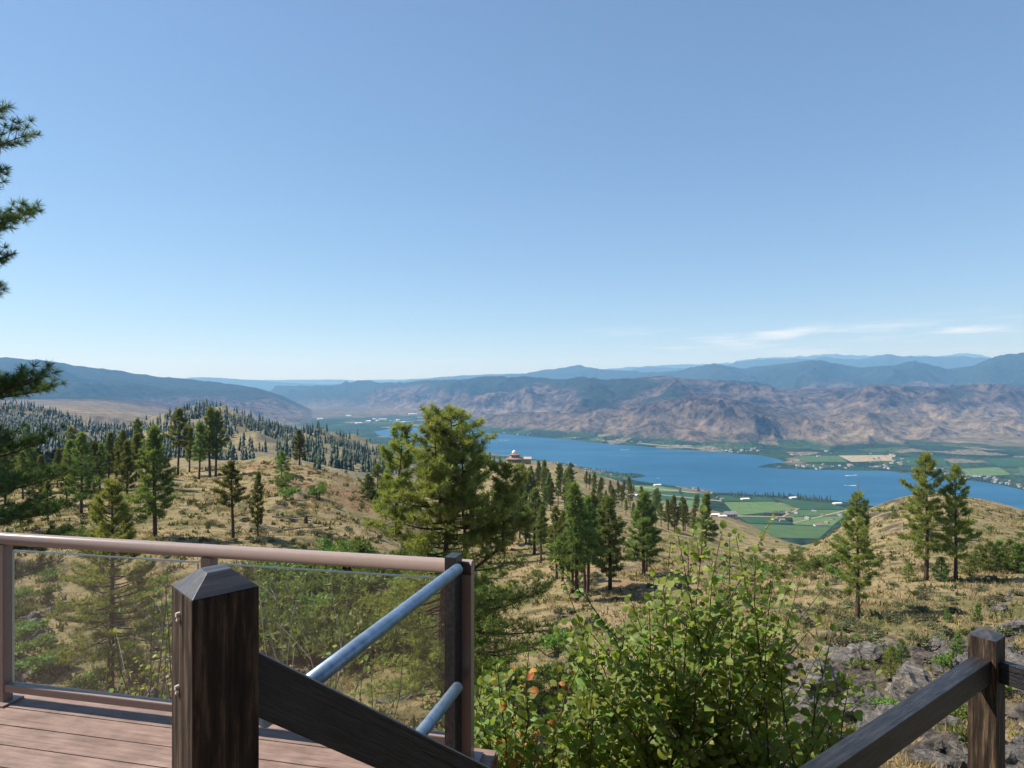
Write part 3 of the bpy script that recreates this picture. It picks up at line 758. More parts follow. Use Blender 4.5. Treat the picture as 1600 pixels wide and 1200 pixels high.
# (bearing px, top py, base py, prototype, label)
def at_list(lst, group, protos, gl):
    for e in lst:
        px, top, base, k = e[:4]
        lab = e[4] if len(e) > 4 else gl
        sx = e[5] if len(e) > 5 else 1.0
        p = ground_at(px, base)
        if p is None: continue
        h = (base - top) / 1000.0 * p.y
        p.z -= 0.05
        place_pine(protos, p, h, k, lab, group, sx=sx)
at_list([(127, 677, 802, 2, 'broad pine standing lower on the slope before the pine row'), (147, 690, 774, 1), (170, 676, 756, 0), (191, 673, 763, 1), (217, 654, 749, 4, 'narrow tall pine beside the gap in the pine row'),
         (278, 640, 743, 3, 'tall pine with a long bare trunk beside the gap in the pine row'), (311, 660, 749, 1, 'shorter pine between the bare trunked pine and the close pair'), (328, 637, 746, 1, 'pine of the close pair ending the row on the dry bench'), (337, 643, 745, 3, 'pine of the close pair ending the row on the dry bench'),
         (90, 702, 763, 0), (65, 712, 793, 2), (52, 700, 770, 4), (108, 688, 770, 0), (156, 692, 768, 4), (182, 684, 752, 2), (205, 690, 742, 0), (296, 668, 738, 0), (75, 750, 815, 2),
         (20, 690, 770, 0), (36, 705, 780, 4), (8, 700, 790, 2), (-30, 690, 790, 0), (-60, 700, 800, 1)] + [(random.Random(i).uniform(-20, 255), b_ - random.Random(i + 50).uniform(60, 88), b_, i) for i, b_ in enumerate([752, 758, 764, 770, 748, 755, 776, 782, 760, 766, 772, 790, 754, 762])],
        'pines along the edge of the grassy bench', MID, 'tall green pine in the row along the edge of the grassy bench')
at_list([(242, 667, 838, 2, 'tall pine with bare lower trunk standing before the row of pines above the glass railing', 1.0),
         (364, 722, 841, 3, 'short bushy topped pine with bare dark trunk on the dry grass above the glass railing', 1.15),
         (403, 737, 846, 4, 'slim crooked pine with thin foliage beside the bushy topped pine', 0.7)], 'pines on the near dry grass', MID, '')
at_list([(468, 672, 727, 2, 'lone pine on the crest of the reddish grassy knoll', 1.25), (361, 704, 721, 1, 'tiny round topped pine on the knoll skyline', 1.3)], 'pines on the knoll crest', MID, '')
at_list([(901, 756, 941, 0, 'tallest pine with dark trunk in the cluster behind the leafy shrub', 1.1), (953, 777, 921, 2, 'broad pine with visible dark trunk right of the tallest cluster pine', 1.15),
         (1006, 769, 900, 2, 'dense cone shaped dark pine at the end of the middle cluster', 1.2),
         (835, 763, 866, 2, 'dark dense pine right beside the big spreading pine', 1.2),
         (1102, 771, 872, 0, 'slender pine rising behind the top of the leafy shrub', 1.0)], 'pines in the middle cluster', MID, '')
at_list([(879, 800, 914, 1), (894, 790, 927, 0), (914, 782, 930, 3), (918, 776, 931, 1), (1010, 790, 893, 1), (927, 773, 875, 2), (870, 790, 905, 4)],
        'thin pines in the middle cluster', MID, 'thin pine crowded in the middle cluster behind the leafy shrub')
at_list([(812, 755, 842, 0), (822, 768, 850, 4), (800, 760, 850, 2), (788, 770, 870, 1), (775, 765, 860, 0), (845, 790, 880, 1), (760, 775, 880, 2), (1044, 780, 828, 0), (1054, 775, 832, 2), (1033, 786, 823, 3),
         (1023, 769, 797, 1), (1070, 786, 806, 4), (947, 766, 793, 0), (978, 780, 805, 1), (990, 785, 810, 2), (966, 751, 778, 0), (975, 750, 769, 2), (954, 750, 776, 4), (929, 738, 769, 2), (916, 736, 762, 0),
         (921, 740, 765, 1), (942, 747, 766, 3), (894, 733, 748, 0), (883, 741, 764, 1), (960, 765, 795, 3), (935, 760, 790, 1), (990, 757, 772, 1), (1000, 768, 780, 0)],
        'pines scattered on the ridge above the lake', MID, 'small pine scattered on the dry ridge slope above the lake')
rr = random.Random(5)
at_list([(rr.uniform(812, 895), b - rr.uniform(34, 52), b, rr.randrange(5)) for b in [rr.uniform(760, 800) for _ in range(34)]],
        'dense pine stand below the domed house', MID, 'dark pine in the dense stand below the domed house')
at_list([(rr.uniform(905, 1095), b - rr.uniform(20, 44) * (b - 700) / 100, b, rr.randrange(7)) for b in [rr.uniform(768, 842) for _ in range(30)]],
        'pines scattered on the ridge above the lake', MID, 'small pine scattered on the dry ridge slope above the lake')
at_list([(765, 706, 727, 1), (772, 713, 728, 0), (781, 713, 729, 4), (758, 715, 735, 2)], 'pines beside the domed house', MID, 'dark pine on the ridge right beside the domed house')
at_list([(1340, 772, 966, 0, 'small pine with dead grey tip and shadow on bare ground above the rocks', 0.85),
         (1447, 711, 907, 0, 'tallest open crowned pine of the pair before the grassy knoll', 0.95),
         (1493, 729, 907, 1, 'darker right hand pine of the pair before the grassy knoll', 0.8)], 'pines before the grassy knoll', OPEN, '')
p = ground_at(1340, 966); d_ = MB()
hh = (966 - 772) / 1000 * p.y
d_.tube([p + Vector((0.15, 0, hh * 0.93)), p + Vector((0.1, 0, hh * 1.02)), p + Vector((0.02, 0, hh * 1.13))], [0.05, 0.035, 0.01], 5)
for k in range(7):
    z = hh * (0.95 + 0.02 * k); a = k * 2.1
    d_.tube([p + Vector((0.1, 0, z)), p + Vector((0.1 + 0.45 * math.cos(a), 0.45 * math.sin(a), z + 0.15))], [0.016, 0.006], 3)
for o in list(COL.objects):
    if o.get('label', '').startswith('small pine with dead grey tip'):
        t = d_.build('dead_tip', M['dead_wood'], o); t['label'] = 'bare grey dead tip'
        t.matrix_parent_inverse = (Matrix.LocRotScale(o.location, o.rotation_euler, o.scale)).inverted()

# --- the big spreading pine beside the railing corner
def env_big(s, az):
    right = math.cos(az)                       # +1 towards +X
    e = (max(0.0, 1 - s) ** 0.40) * (0.68 + 0.32 * min(1, s / 0.3)) + 0.03
    e *= 1.0 + 0.18 * right * (1 - s) - 0.12 * s * right
    return e * (0.85 + 0.25 * math.sin(az * 3 + s * 17))
BIGP = ground_at(692, 1118, 28)
big_h = (1118 - 640) / 1000 * BIGP.y; pm = BIGP.y / 1000.0           # metres per photo pixel at the tree
tr, cr = make_pine(7, big_h, 0.08, 145 * pm, 145, 0.34, 0.042, 24, 19, M['needle_big'], env=env_big, r0=0.25, wav=0.03, tipup=0.14, dead=18, sides=4, el0=-18, elr=40, spread=1.05,
                   extra=[(0.05, 0.1, 150 * pm), (0.12, 5.9, 165 * pm), (0.16, 0.5, 160 * pm), (0.24, 6.1, 170 * pm), (0.1, 3.3, 120 * pm), (0.3, 0.2, 165 * pm), (0.36, 0.0, 150 * pm)])
o = empty('pine_tree', BIGP, 0.0); link('trunk', tr, o); link('crown', cr, o)
tag(o, 'big spreading yellow green pine rising behind the railing corner post', 'tree')
for k, (px, top, ln, rad) in enumerate([(616, 668, 170, 50), (730, 684, 170, 60), (785, 730, 130, 50), (692, 655, 150, 58)]):
    hk = ln * pm; zt = (1118 - top) * pm
    tr, cr = make_pine(300 + k, hk, 0.05, rad * pm, 44, 0.34, 0.042, 24, 11, M['needle_big'], env=lambda s, az: max(0.0, 1 - s) ** 0.45 * (0.8 + 0.3 * math.sin(az * 2 + s * 9)), r0=0.09, wav=0.05, sides=4, el0=-12, elr=45, spread=1.05)
    x = (px - 692) * pm; y = [0.8, -0.6, 0.5, -1.2][k]
    link('crown', cr, o, (x, y, zt - hk)); t_ = link('limb', tr, o, (x, y, zt - hk))
    m = MB(); z0 = max(0.25 * big_h, zt - hk - abs(x) * 0.55)
    m.tube([(0, 0, z0), (x * 0.45, y * 0.4, z0 + (zt - hk - z0) * 0.3), (x * 0.9, y * 0.9, zt - hk - 0.15), (x, y, zt - hk + 0.3)], [0.13, 0.11, 0.09, 0.08], 6); m.build('limb', M['bark'], o, True)
# --- the pine seen through the glass
GP = ground_at(172, 1096, 28)
gh = (1096 - 752) / 1000 * GP.y
tr, cr = make_pine(17, gh, 0.16, 3.5, 105, 0.30, 0.036, 26, 15, M['needle_big'], r0=0.21, wav=0.01, dead=14, sides=4, el0=-16)
o = empty('pine_tree', GP, 0.7); link('trunk', tr, o); link('crown', cr, o)
tag(o, 'bright green pine whose trunk stands behind the left glass panel', 'tree')
# --- the close pine whose branches reach in from the left
LY = 15.5
lx = -14.8
lz = H1(lx, LY)
lh = 7.6 - lz
def bs(z): return ((z - lz) / lh - 0.12) / (0.88 * 0.985)
ex = [(bs(z), a, L) for z, a, L in [(5.9, -0.10, 2.5), (5.2, 0.15, 2.75), (4.7, -0.3, 2.6), (4.4, 0.3, 2.5), (3.9, -0.05, 2.4), (2.55, 0.1, 2.15), (1.9, -0.2, 2.2),
      (0.25, -0.1, 2.9), (-0.1, 0.2, 3.1), (-0.5, 0.0, 3.4), (-0.9, -0.25, 3.2), (-1.9, 0.1, 3.2), (-2.3, -0.2, 3.4), (-2.7, 0.2, 3.6), (-3.1, 0.0, 3.5), (-3.4, -0.35, 3.6), (-3.8, 0.3, 3.4), (-4.2, 0.05, 3.5), (-5.0, 0.1, 3.0)]]
def env_left(s, az): return 0.16 + 0.55 * (1 - s) * (1 if math.cos(az) < 0.3 else 0.55)
tr, cr = make_pine(23, lh, 0.12, 3.6, 60, 0.22, 0.016, 44, 32, M['needle_near'], env=env_left, r0=0.26, wav=0.004, sides=4, extra=ex, tipup=0.10, el0=-14, elr=22)
o = empty('pine_tree', (lx, LY, lz), 0.0); link('trunk', tr, o); link('crown', cr, o)
tag(o, 'close dark pine whose branches reach into the sky beside the deck', 'tree')

# ------------------------------------------------------------------ wooded hills
def make_far(seed, Ht=12.0):
    return make_pine(seed, Ht, 0.10, 2.0, 26, 1.25, 0.42, 8, 2.2, M['needle_far'], wav=0.01)
FARP = [make_far(200 + i) for i in range(4)]
far_one = []
for tr, cr in FARP:                               # one joined mesh per prototype
    nv = len(tr.vertices); vt = np.empty(nv * 3, np.float32); tr.vertices.foreach_get('co', vt)
    mb = MB(); mb.v = [tuple(v.co) for v in tr.vertices]; mb.f = [list(p_.vertices) for p_ in tr.polygons]; mb.mi = [0] * len(mb.f)
    mb.add([v.co for v in cr.vertices], [list(p_.vertices) for p_ in cr.polygons], 1)
    far_one.append(mb.mesh('pine_tree', [M['bark'], M['needle_far']]))
def dens_left(u, Y, X):
    """wooded share of the far left hills"""
    n = fbm(X / 120., Y / 120., 3, 400)
    d = 0.95 * (1 - sstep(150, 260, u)) * sstep(300, 420, Y)
    d = np.maximum(d, (1 - sstep(300, 420, u)) * sstep(480, 700, Y) * (0.55 + n))
    d = np.maximum(d, sstep(300, 380, u) * (1 - sstep(470, 560, u)) * (0.15 + 0.75 * sstep(900, 1150, Y) + 0.5 * n) * sstep(520, 700, Y))
    d = np.maximum(d, sstep(440, 500, u) * (1 - sstep(585, 640, u)) * (0.08 + 0.5 * sstep(0.05, 0.35, n)) * sstep(560, 700, Y))
    st = sstep(-0.12, 0.22, fbm(X / 55., Y / 55., 3, 411)) * 1.7 + 0.10      # stands and clearings
    return np.clip(d * np.where(u < 120, np.maximum(st, 0.8), st), 0, 1)
rng = np.random.default_rng(31)
N = 60000
uc = rng.uniform(-150, 640, N); yc = np.exp(rng.uniform(math.log(300), math.log(1650), N))
xc = (uc - 800) / 1000 * yc
keep = rng.uniform(0, 1, N) < dens_left(uc, yc, xc) * (yc / 1650) ** 1.0 * 0.62
uc, yc, xc = uc[keep], yc[keep], xc[keep]
zc = H(xc, yc)
# visibility: first-surface test against the ground profile
vis = ground_seen(uc, yc, zc + 8)
xc, yc, zc, uc = xc[vis], yc[vis], zc[vis], uc[vis]
order = np.argsort(yc)
n_ind = 190
hts = rng.uniform(7, 20, len(xc))
for i in order[:n_ind]:
    o = bpy.data.objects.new('pine_tree', far_one[int(rng.integers(4))]); COL.objects.link(o)
    o.location = (xc[i], yc[i], zc[i] - 0.2); s = hts[i] / 12; o.scale = (s * 1.05, s * 1.05, s); o.rotation_euler = (0, 0, rng.uniform(0, 6.28))
    tag(o, 'small distant pine on the wooded hills left of the lake', 'tree', 'pines on the wooded hills')
# the rest read as one wood
def cone_tree(rng):
    vs, fs = [], []
    n = 6
    for L, (z0, z1, r) in enumerate([(0.08, 0.5, 0.17), (0.3, 0.75, 0.13), (0.55, 1.0, 0.085)]):
        b = len(vs)
        for k in range(n):
            a = 6.283 * (k + 0.5 * L) / n; q = r * rng.uniform(0.7, 1.25)
            vs.append((q * math.cos(a), q * math.sin(a), z0 + rng.uniform(-.04, .04)))
        vs.append((rng.uniform(-.02, .02), rng.uniform(-.02, .02), z1))
        for k in range(n): fs.append((b + k, b + (k + 1) % n, b + n))
    return np.array(vs), np.array(fs)
def scatter(name, xs, ys, zs, hs, mt, seed, label=None, cat=None):
    rg = np.random.default_rng(seed); VV, FF = [], []; b = 0
    pr = [cone_tree(rg) for _ in range(5)]
    for x, y, z, h in zip(xs, ys, zs, hs):
        v, f = pr[int(rg.integers(5))]
        VV.append(v * h * np.array([rg.uniform(0.75, 1.35)] * 2 + [1]) + np.array([x, y, z])); FF.append(f + b); b += len(v)
    o = link(name, mesh_np(name, np.concatenate(VV), np.concatenate(FF).ravel(), 3, mt))
    return tag(o, label, cat, kind='stuff')
rest = order[n_ind:]
scatter('pine_wood', xc[rest], yc[rest], zc[rest] - 0.3, hts[rest], M['needle_far'], 5, 'dark pine wood covering the distant left hills', 'wood')
print('far trees', len(xc), 'tris approx', len(rest) * 18)
# ------------------------------------------------------------------ bushes, grass, rocks on the hillside
def bush_mesh(name, seed, n, mt, size=0.16, up=0.75, tall=1.0):
    """unit bush (about 1 m across) of many small leaves on a few stems"""
    rg = np.random.default_rng(seed)
    lobes = rg.normal(size=(9, 3)) * np.array([0.26, 0.26, 0.12]) + np.array([0, 0, 0.38 * tall]); lr = rg.uniform(0.16, 0.3, 9)
    k = rg.integers(0, 9, n); d = nrm(rg.normal(size=(n, 3)))
    d[:, 2] = np.where(d[:, 2] < -0.3, -d[:, 2], d[:, 2])
    p = lobes[k] + d * lr[k][:, None] * rg.uniform(0.55, 1.1, (n, 1)) * np.array([1, 1, tall])
    p[:, 2] = np.maximum(p[:, 2], 0.02)
    a = nrm(rg.normal(size=(n, 3)) + d * 0.6 + np.array([0, 0, up])); b = nrm(np.cross(a, rg.normal(size=(n, 3))))
    L = size * rg.uniform(0.6, 1.3, (n, 1))
    V = np.stack([p - b * L * 0.26, p + b * L * 0.26, p + a * L], 1)
    me = MB()
    me.v = [tuple(v) for v in V.reshape(-1, 3)]; me.f = [[3 * i, 3 * i + 1, 3 * i + 2] for i in range(n)]; me.mi = [0] * n
    for i in range(6):
        q = lobes[i]; me.tube([(0.03 * i - 0.08, 0, -0.06), (q[0] * 0.5, q[1] * 0.5, q[2] * 0.6), q], [0.018, 0.013, 0.005], 3, cap=False, mi=1)
    return me.mesh(name, [mt, M['twig']])
SAGE = [bush_mesh('sagebrush', 40 + i, 420, M['sage'], 0.17) for i in range(3)]
BUSH = [bush_mesh('green_bush', 50 + i, 620, M['bush'], 0.15, tall=1.15) for i in range(4)]
YOUNG = [make_pine(60 + i, 3.0, 0.05, 0.95, 40, 0.26, 0.05, 12, 5, M['bush'] if i < 2 else M['needle_big'], wav=0.01) for i in range(3)]
rb = random.Random(77)
def scatter_things(meshes, name, cat, n, pxr, pyr, hr, label, group, flat=1.0):
    for i in range(n):
        p = ground_at(rb.uniform(*pxr), rb.uniform(*pyr))
        if p is None or p.y > 700: continue
        o = bpy.data.objects.new(name, rb.choice(meshes)); COL.objects.link(o)
        h = rb.uniform(*hr)
        o.location = p - Vector((0, 0, 0.04)); o.rotation_euler = (0, 0, rb.uniform(0, 6.28)); o.scale = (h * rb.uniform(0.95, 1.5), h * rb.uniform(0.95, 1.5), h * flat)
        tag(o, label, cat, group)
scatter_things(SAGE, 'sagebrush', 'bush', 75, (380, 600), (725, 860), (0.6, 1.5), 'low grey green sagebrush on the reddish grassy knoll', 'sagebrush on the knoll', 0.75)
scatter_things(SAGE, 'sagebrush', 'bush', 45, (40, 400), (775, 870), (0.6, 1.4), 'low grey green sagebrush among the pines above the railing', 'sagebrush among the left pines', 0.75)
scatter_things(SAGE, 'sagebrush', 'bush', 85, (850, 1330), (860, 1010), (0.6, 1.4), 'low sagebrush on the tan slope behind the leafy shrub', 'sagebrush on the middle slope', 0.75)
scatter_things(SAGE, 'sagebrush', 'bush', 80, (1230, 1600), (870, 1030), (0.5, 1.2), 'low sagebrush on the bare ground around the right hand pines', 'sagebrush around the right pines', 0.75)
scatter_things(BUSH, 'green_bush', 'bush', 22, (1340, 1600), (790, 850), (0.8, 1.8), 'small bush dotted on the dry grassy knoll slope', 'bushes on the grassy knoll')
scatter_things(BUSH, 'green_bush', 'bush', 95, (385, 720), (880, 1040), (1.5, 3.4), 'bright green bush in the gully thicket behind the glass railing', 'bushes in the gully thicket')
scatter_things(BUSH, 'green_bush', 'bush', 34, (10, 275), (905, 1100), (0.8, 2.0), 'green bush on the slope behind the left glass panel', 'bushes behind the left glass')
scatter_things(BUSH, 'green_bush', 'bush', 60, (1150, 1330), (838, 905), (0.9, 2.4), 'dark green bush in the hollow between the ridge and the knoll', 'bushes in the hollow')
scatter_things(BUSH, 'green_bush', 'bush', 34, (690, 900), (900, 1100), (0.8, 2.0), 'green bush below the big spreading pine', 'bushes below the big pine')
scatter_things(BUSH, 'green_bush', 'bush', 16, (420, 620), (722, 790), (1.6, 3.6), 'rounded dark green bush standing on the knoll', 'rounded bushes on the knoll')
scatter_things(BUSH, 'green_bush', 'bush', 20, (1200, 1600), (985, 1190), (0.5, 1.1), 'small green bush growing between the grey rocks', 'bushes between the rocks')
for px, top, base, k in [(1532, 852, 893, 0), (1548, 848, 896, 1), (1562, 846, 890, 0), (1577, 845, 892, 1), (1590, 850, 895, 0), (1606, 846, 894, 1), (1515, 868, 900, 2), (1470, 872, 908, 1), (1420, 880, 908, 2)]:
    p = ground_at(px, base); place_pine(YOUNG, p, (base - top) / 1000 * p.y, k, 'bright green young pine in the thicket beside the pine pair', 'young pines beside the pair', 'young_pine', proto_h=3.0, sx=1.3)
for px, top, base, k in [(590, 728, 788, 0), (575, 742, 782, 1), (604, 735, 785, 2), (440, 706, 742, 0), (497, 712, 728, 1), (600, 700, 735, 2)]:
    p = ground_at(px, base); place_pine(YOUNG, p, (base - top) / 1000 * p.y, k, 'green young pine on the knoll left of the big spreading pine', 'young pines on the knoll', 'young_pine', proto_h=3.0, sx=1.2)
for px, top, base, k in [(1392, 1010, 1062, 2), (1408, 1000, 1042, 0), (1497, 990, 1026, 1), (1528, 945, 975, 0), (1480, 950, 972, 1)]:
    p = ground_at(px, base); place_pine(YOUNG, p, (base - top) / 1000 * p.y, k, 'pine seedling rooted among the grey rocks', 'seedlings among the rocks', 'pine_seedling', proto_h=3.0)

# grass
def grass(name, n, seed, mt, label, zone, wide=1.0, tall=1.0, ns=8.0):
    rg = np.random.default_rng(seed)
    u = rg.uniform(-60, 1660, n); y = np.exp(rg.uniform(math.log(20), math.log(190), n)); x = (u - 800) / 1000 * y
    keep = (rock_mask(x, y) < 0.45) & (fbm(x / ns, y / ns, 3, seed) + zone > rg.uniform(-0.5, 0.6, n))
    x, y = x[keep], y[keep]; z = H(x, y); m = len(x); nb = 6
    h = tall * rg.uniform(0.18, 0.5, (m, 1)) * (0.8 + y[:, None] / 160)
    base = np.repeat(np.stack([x, y, z - 0.03], -1), nb, 0) + np.concatenate([rg.normal(size=(m * nb, 2)) * 0.16 * (0.7 + np.repeat(y, nb)[:, None] / 120), np.zeros((m * nb, 1))], 1)
    d = nrm(np.concatenate([rg.normal(size=(m * nb, 2)) * 0.5, np.ones((m * nb, 1))], 1))
    s = nrm(np.cross(d, rg.normal(size=(m * nb, 3)))) * wide * np.repeat(0.02 + y[:, None] * 0.0007, nb, 0)
    V = np.stack([base - s, base + s, base + d * np.repeat(h, nb, 0)], 1)
    o = link(name, mesh_np(name, V.reshape(-1, 3), np.arange(m * nb * 3), 3, mt))
    return tag(o, label, 'grass', kind='stuff')
grass('dry_grass', 24000, 81, M['grass_dry'], 'dry tan grass tufts covering the hillside', 0.1)
grass('green_grass', 12000, 82, M['grass_green'], 'olive green grass and weeds patched over the hillside', -0.15)

grass('low_brush', 15000, 83, M['brush'], 'olive low brush clumped across the hillside', -0.52, 2.6, 1.3, 5.0)

# rocks
def rock_material():
    m, nt, b = mat('grey_rock')
    tc = nd(nt, 'ShaderNodeTexCoord'); o = tc.outputs['Object']
    mp = nd(nt, 'ShaderNodeMapping'); mp.inputs['Scale'].default_value = (1, 1, 3.2); nt.links.new(o, mp.inputs[0])
    n1 = noise_node(nt, 1.3, 8, 0.7, mp.outputs[0]); n2 = noise_node(nt, 6.0, 8, 0.75, mp.outputs[0])
    c1 = ramp(nt, n1.outputs['Fac'], [(0.3, (0.045, 0.042, 0.038)), (0.5, (0.135, 0.124, 0.11)), (0.7, (0.29, 0.26, 0.22))])
    c2 = ramp(nt, n2.outputs['Fac'], [(0.36, (0.25, 0.25, 0.26)), (0.5, (1, 1, 1)), (0.68, (1.2, 1.15, 1.05))])
    c = mixc(nt, 0.9, c1.outputs[0], c2.outputs[0], 'MULTIPLY')
    wv = mixc(nt, 0.12, o, n1.outputs['Color']); vo = nd(nt, 'ShaderNodeTexVoronoi', feature='DISTANCE_TO_EDGE'); vo.inputs['Scale'].default_value = 2.6; nt.links.new(wv, vo.inputs['Vector'])
    ckr = ramp(nt, vo.outputs['Distance'], [(0.0, (0.15, 0.15, 0.15)), (0.035, (1, 1, 1))]); c = mixc(nt, 0.85, c, ckr.outputs[0], 'MULTIPLY')
    n3 = noise_node(nt, 2.4, 5, 0.6, o); lr_ = ramp(nt, n3.outputs['Fac'], [(0.60, (0, 0, 0)), (0.72, (0.6, 0.6, 0.6))])
    c = mixc(nt, lr_.outputs[0], c, (0.25, 0.17, 0.09))
    nt.links.new(c, b.inputs['Base Color']); b.inputs['Roughness'].default_value = 0.9; b.inputs['Specular IOR Level'].default_value = 0.2
    bump(nt, b, n2.outputs['Fac'], 0.9, 0.12)
    return m
M['rock'] = rock_material()
def rock_mesh(seed):
    import bmesh
    rg = np.random.default_rng(seed)
    bm = bmesh.new(); bmesh.ops.create_icosphere(bm, subdivisions=4, radius=1.0)
    v = np.array([p.co[:] for p in bm.verts])
    d = np.ones(len(v)) * 1.25
    for k in range(15):                       # cut by random planes: broken faces
        n = rg.normal(size=3); n[2] *= 0.6; n /= np.linalg.norm(n); c = rg.uniform(0.45, 0.95)
        dot = v @ n; d = np.where(dot > 1e-3, np.minimum(d, c / np.maximum(dot, 1e-3)), d)
    nz = fbm(v[:, 0] * 2.1 + v[:, 2] * 1.7 + seed, v[:, 1] * 2.1 - v[:, 2] * 2.3, 5, seed, 0.6) * 0.17
    lay = np.abs(((v[:, 2] * d + 0.25 * v[:, 0]) * 4.0 + 0.4 * nz * 10) % 1.0 - 0.5) * 0.16
    p = v * (d + nz - lay)[:, None]
    for q, c in zip(bm.verts, p): q.co = c
    me = bpy.data.meshes.new('boulder'); bm.to_mesh(me); bm.free(); me.materials.append(M['rock']); return me
ROCK = [rock_mesh(500 + i) for i in range(6)]
def put_rock(p, s, label, group, fl=0.62):
    o = bpy.data.objects.new('boulder', rb.choice(ROCK)); COL.objects.link(o)
    o.scale = (s * rb.uniform(0.8, 1.5), s * rb.uniform(0.8, 1.3), s * fl * rb.uniform(0.7, 1.2))
    o.location = p - Vector((0, 0, s * 0.18)); o.rotation_euler = (rb.uniform(-.3, .3), rb.uniform(-.3, .3), rb.uniform(0, 6.28))
    tag(o, label, 'rock', group)
for i in range(120):
    px = rb.uniform(1110, 1680); py = rb.uniform(1000, 1215) - (max(0, px - 1400) * 0.06)
    if px < 1300 and py < 1030: continue
    p = ground_at(px, py, 16)
    sz = rb.choice([0.3, 0.4, 0.5, 0.6, 0.8, 1.2]) * rb.uniform(0.8, 1.2)
    if p: put_rock(p, sz, ('small' if sz < 0.46 else 'middle sized' if sz < 0.75 else 'bulky') + ' dark fractured boulder in the outcrop below the dead tipped pine', 'boulders of the outcrop')
for px, py, s in [(1465, 1012, 0.75), (1510, 1045, 1.3), (1395, 1015, 1.0), (1340, 1035, 1.5), (1290, 1075, 1.9), (1240, 1110, 1.6), (1560, 1030, 1.6), (1585, 985, 1.4), (1560, 955, 1.2), (1440, 1085, 1.8), (1380, 1110, 1.4)]:
    p = ground_at(px, py, 16); put_rock(p, s, 'huge cracked grey rock slab breaking out of the slope' if s > 1.45 else 'large cracked grey rock slab breaking out of the slope', 'large rock slabs', 0.8)
for px, py, s in [(1232, 948, 0.5), (1245, 955, 0.6), (1258, 962, 0.5), (1275, 950, 0.4), (1440, 920, 0.6), (1455, 922, 0.5), (1520, 920, 0.5), (1590, 930, 0.9), (1575, 938, 0.7)]:
    p = ground_at(px, py, 16); put_rock(p, s, 'small pale rock half buried in the dry grass near the right hand pines', 'small rocks in the dry grass', 0.5)
for px, py, s in [(40, 975, 1.4), (60, 1000, 1.6), (35, 1040, 1.5), (80, 960, 1.0), (28, 1075, 1.2), (250, 1085, 1.0), (232, 1098, 0.8), (120, 1085, 0.9)]:
    p = ground_at(px, py, 20); put_rock(p, s, 'grey rock on the slope seen through the left glass panel', 'rocks behind the left glass', 0.9)
for px, py, s in [(640, 1085, 0.8), (610, 1095, 0.7), (660, 1075, 0.6), (455, 1010, 0.5), (930, 1040, 0.7), (905, 1030, 0.6)]:
    p = ground_at(px, py, 20); put_rock(p, s, 'grey rock lying below the big spreading pine', 'rocks below the big pine', 0.6)

# fallen logs, stumps
def log(pts, r, label, mt='dead_wood'):
    m = MB(); P = []
    for px, py, dz in pts:
        p = ground_at(px, py); P.append(p + Vector((0, 0, dz)))
    m.tube(P, [r, r * 0.8, r * 0.5][:len(P)], 6)
    for k in range(3):
        q = P[0].lerp(P[-1], 0.3 + 0.2 * k); m.tube([q, q + Vector((0.3 * (-1) ** k, 0.1, 0.6))], [r * 0.35, r * 0.1], 4)
    tag(m.build('fallen_log', M[mt]), label, 'log', 'fallen logs on the bench')
log([(425, 812, 0.5), (455, 815, 0.5), (490, 818, 0.4)], 0.16, 'grey fallen log lying behind the slim crooked pine')
log([(440, 832, 0.3), (470, 829, 0.4), (505, 826, 0.3)], 0.14, 'lower grey fallen log pointing at the charred stump')
log([(318, 790, 0.2), (332, 786, 0.2)], 0.13, 'short pale log in the grass below the pine row')
log([(1075, 905, 0.2), (1048, 892, 0.2)], 0.1, 'pale bare log at the edge of the middle slope', 'dead_twig')
def stump(px, py, h, r, label):
    m = MB(); p = ground_at(px, py)
    m.lathe([(r * 1.4, -0.15), (r, 0.12 * h), (r * 0.85, 0.7 * h), (r * 0.6, 0.9 * h), (r * 0.25, h)], 9)
    tag(m.build('tree_stump', M['bark'], loc=p), label, 'stump', 'charred stumps')
stump(478, 818, 1.3, 0.32, 'charred dark stump standing on the dry grass of the knoll')
stump(565, 962, 1.3, 0.14, 'thin black burnt snag standing in the gully thicket')
stump(560, 850, 1.0, 0.2, 'small dark stump at the foot of the knoll')

# ------------------------------------------------------------------ houses, fields, boats by the lake
M['white_wall'] = simple_mat('white_wall', (0.72, 0.70, 0.66), 0.8, 0.08, 0.3)
M['tan_wall'] = simple_mat('tan_wall', (0.46, 0.38, 0.28), 0.8, 0.12, 0.3)
M['grey_roof'] = simple_mat('grey_roof', (0.22, 0.22, 0.24), 0.7, 0.2, 0.4)
M['red_roof'] = simple_mat('brown_roof', (0.26, 0.16, 0.12), 0.7, 0.2, 0.4)
M['white_roof'] = simple_mat('white_roof', (0.78, 0.78, 0.78), 0.5, 0.05, 0.4)
M['window'] = simple_mat('window_glass', (0.03, 0.04, 0.05), 0.15, 0.1, 1.0, spec=0.6)
M['stone_wall'] = simple_mat('stone_wall', (0.30, 0.235, 0.175), 0.9, 0.3, 0.8)
def house_mesh(L, W, Hh, Rh, wall, roof):
    m = MB()
    m.box((0, 0, Hh / 2 - 1), (L, W, Hh + 2))
    e = 0.6
    a, b_ = L / 2 + e, W / 2 + e
    vs = [(-a, -b_, Hh - .15), (a, -b_, Hh - .15), (a, b_, Hh - .15), (-a, b_, Hh - .15), (-a, 0, Hh + Rh), (a, 0, Hh + Rh)]
    m.add(vs, [(0, 1, 5, 4), (2, 3, 4, 5), (1, 2, 5), (3, 0, 4), (3, 2, 1, 0)], 1)
    for x in np.arange(-L / 2 + 2, L / 2 - 1, 3.2):
        for sg in (-1, 1): m.box((x, sg * (W / 2 + 0.02), Hh * 0.55), (1.6, 0.12, 1.5), mi=2)
    return m.mesh('house', [M[wall], M[roof], M['window']])
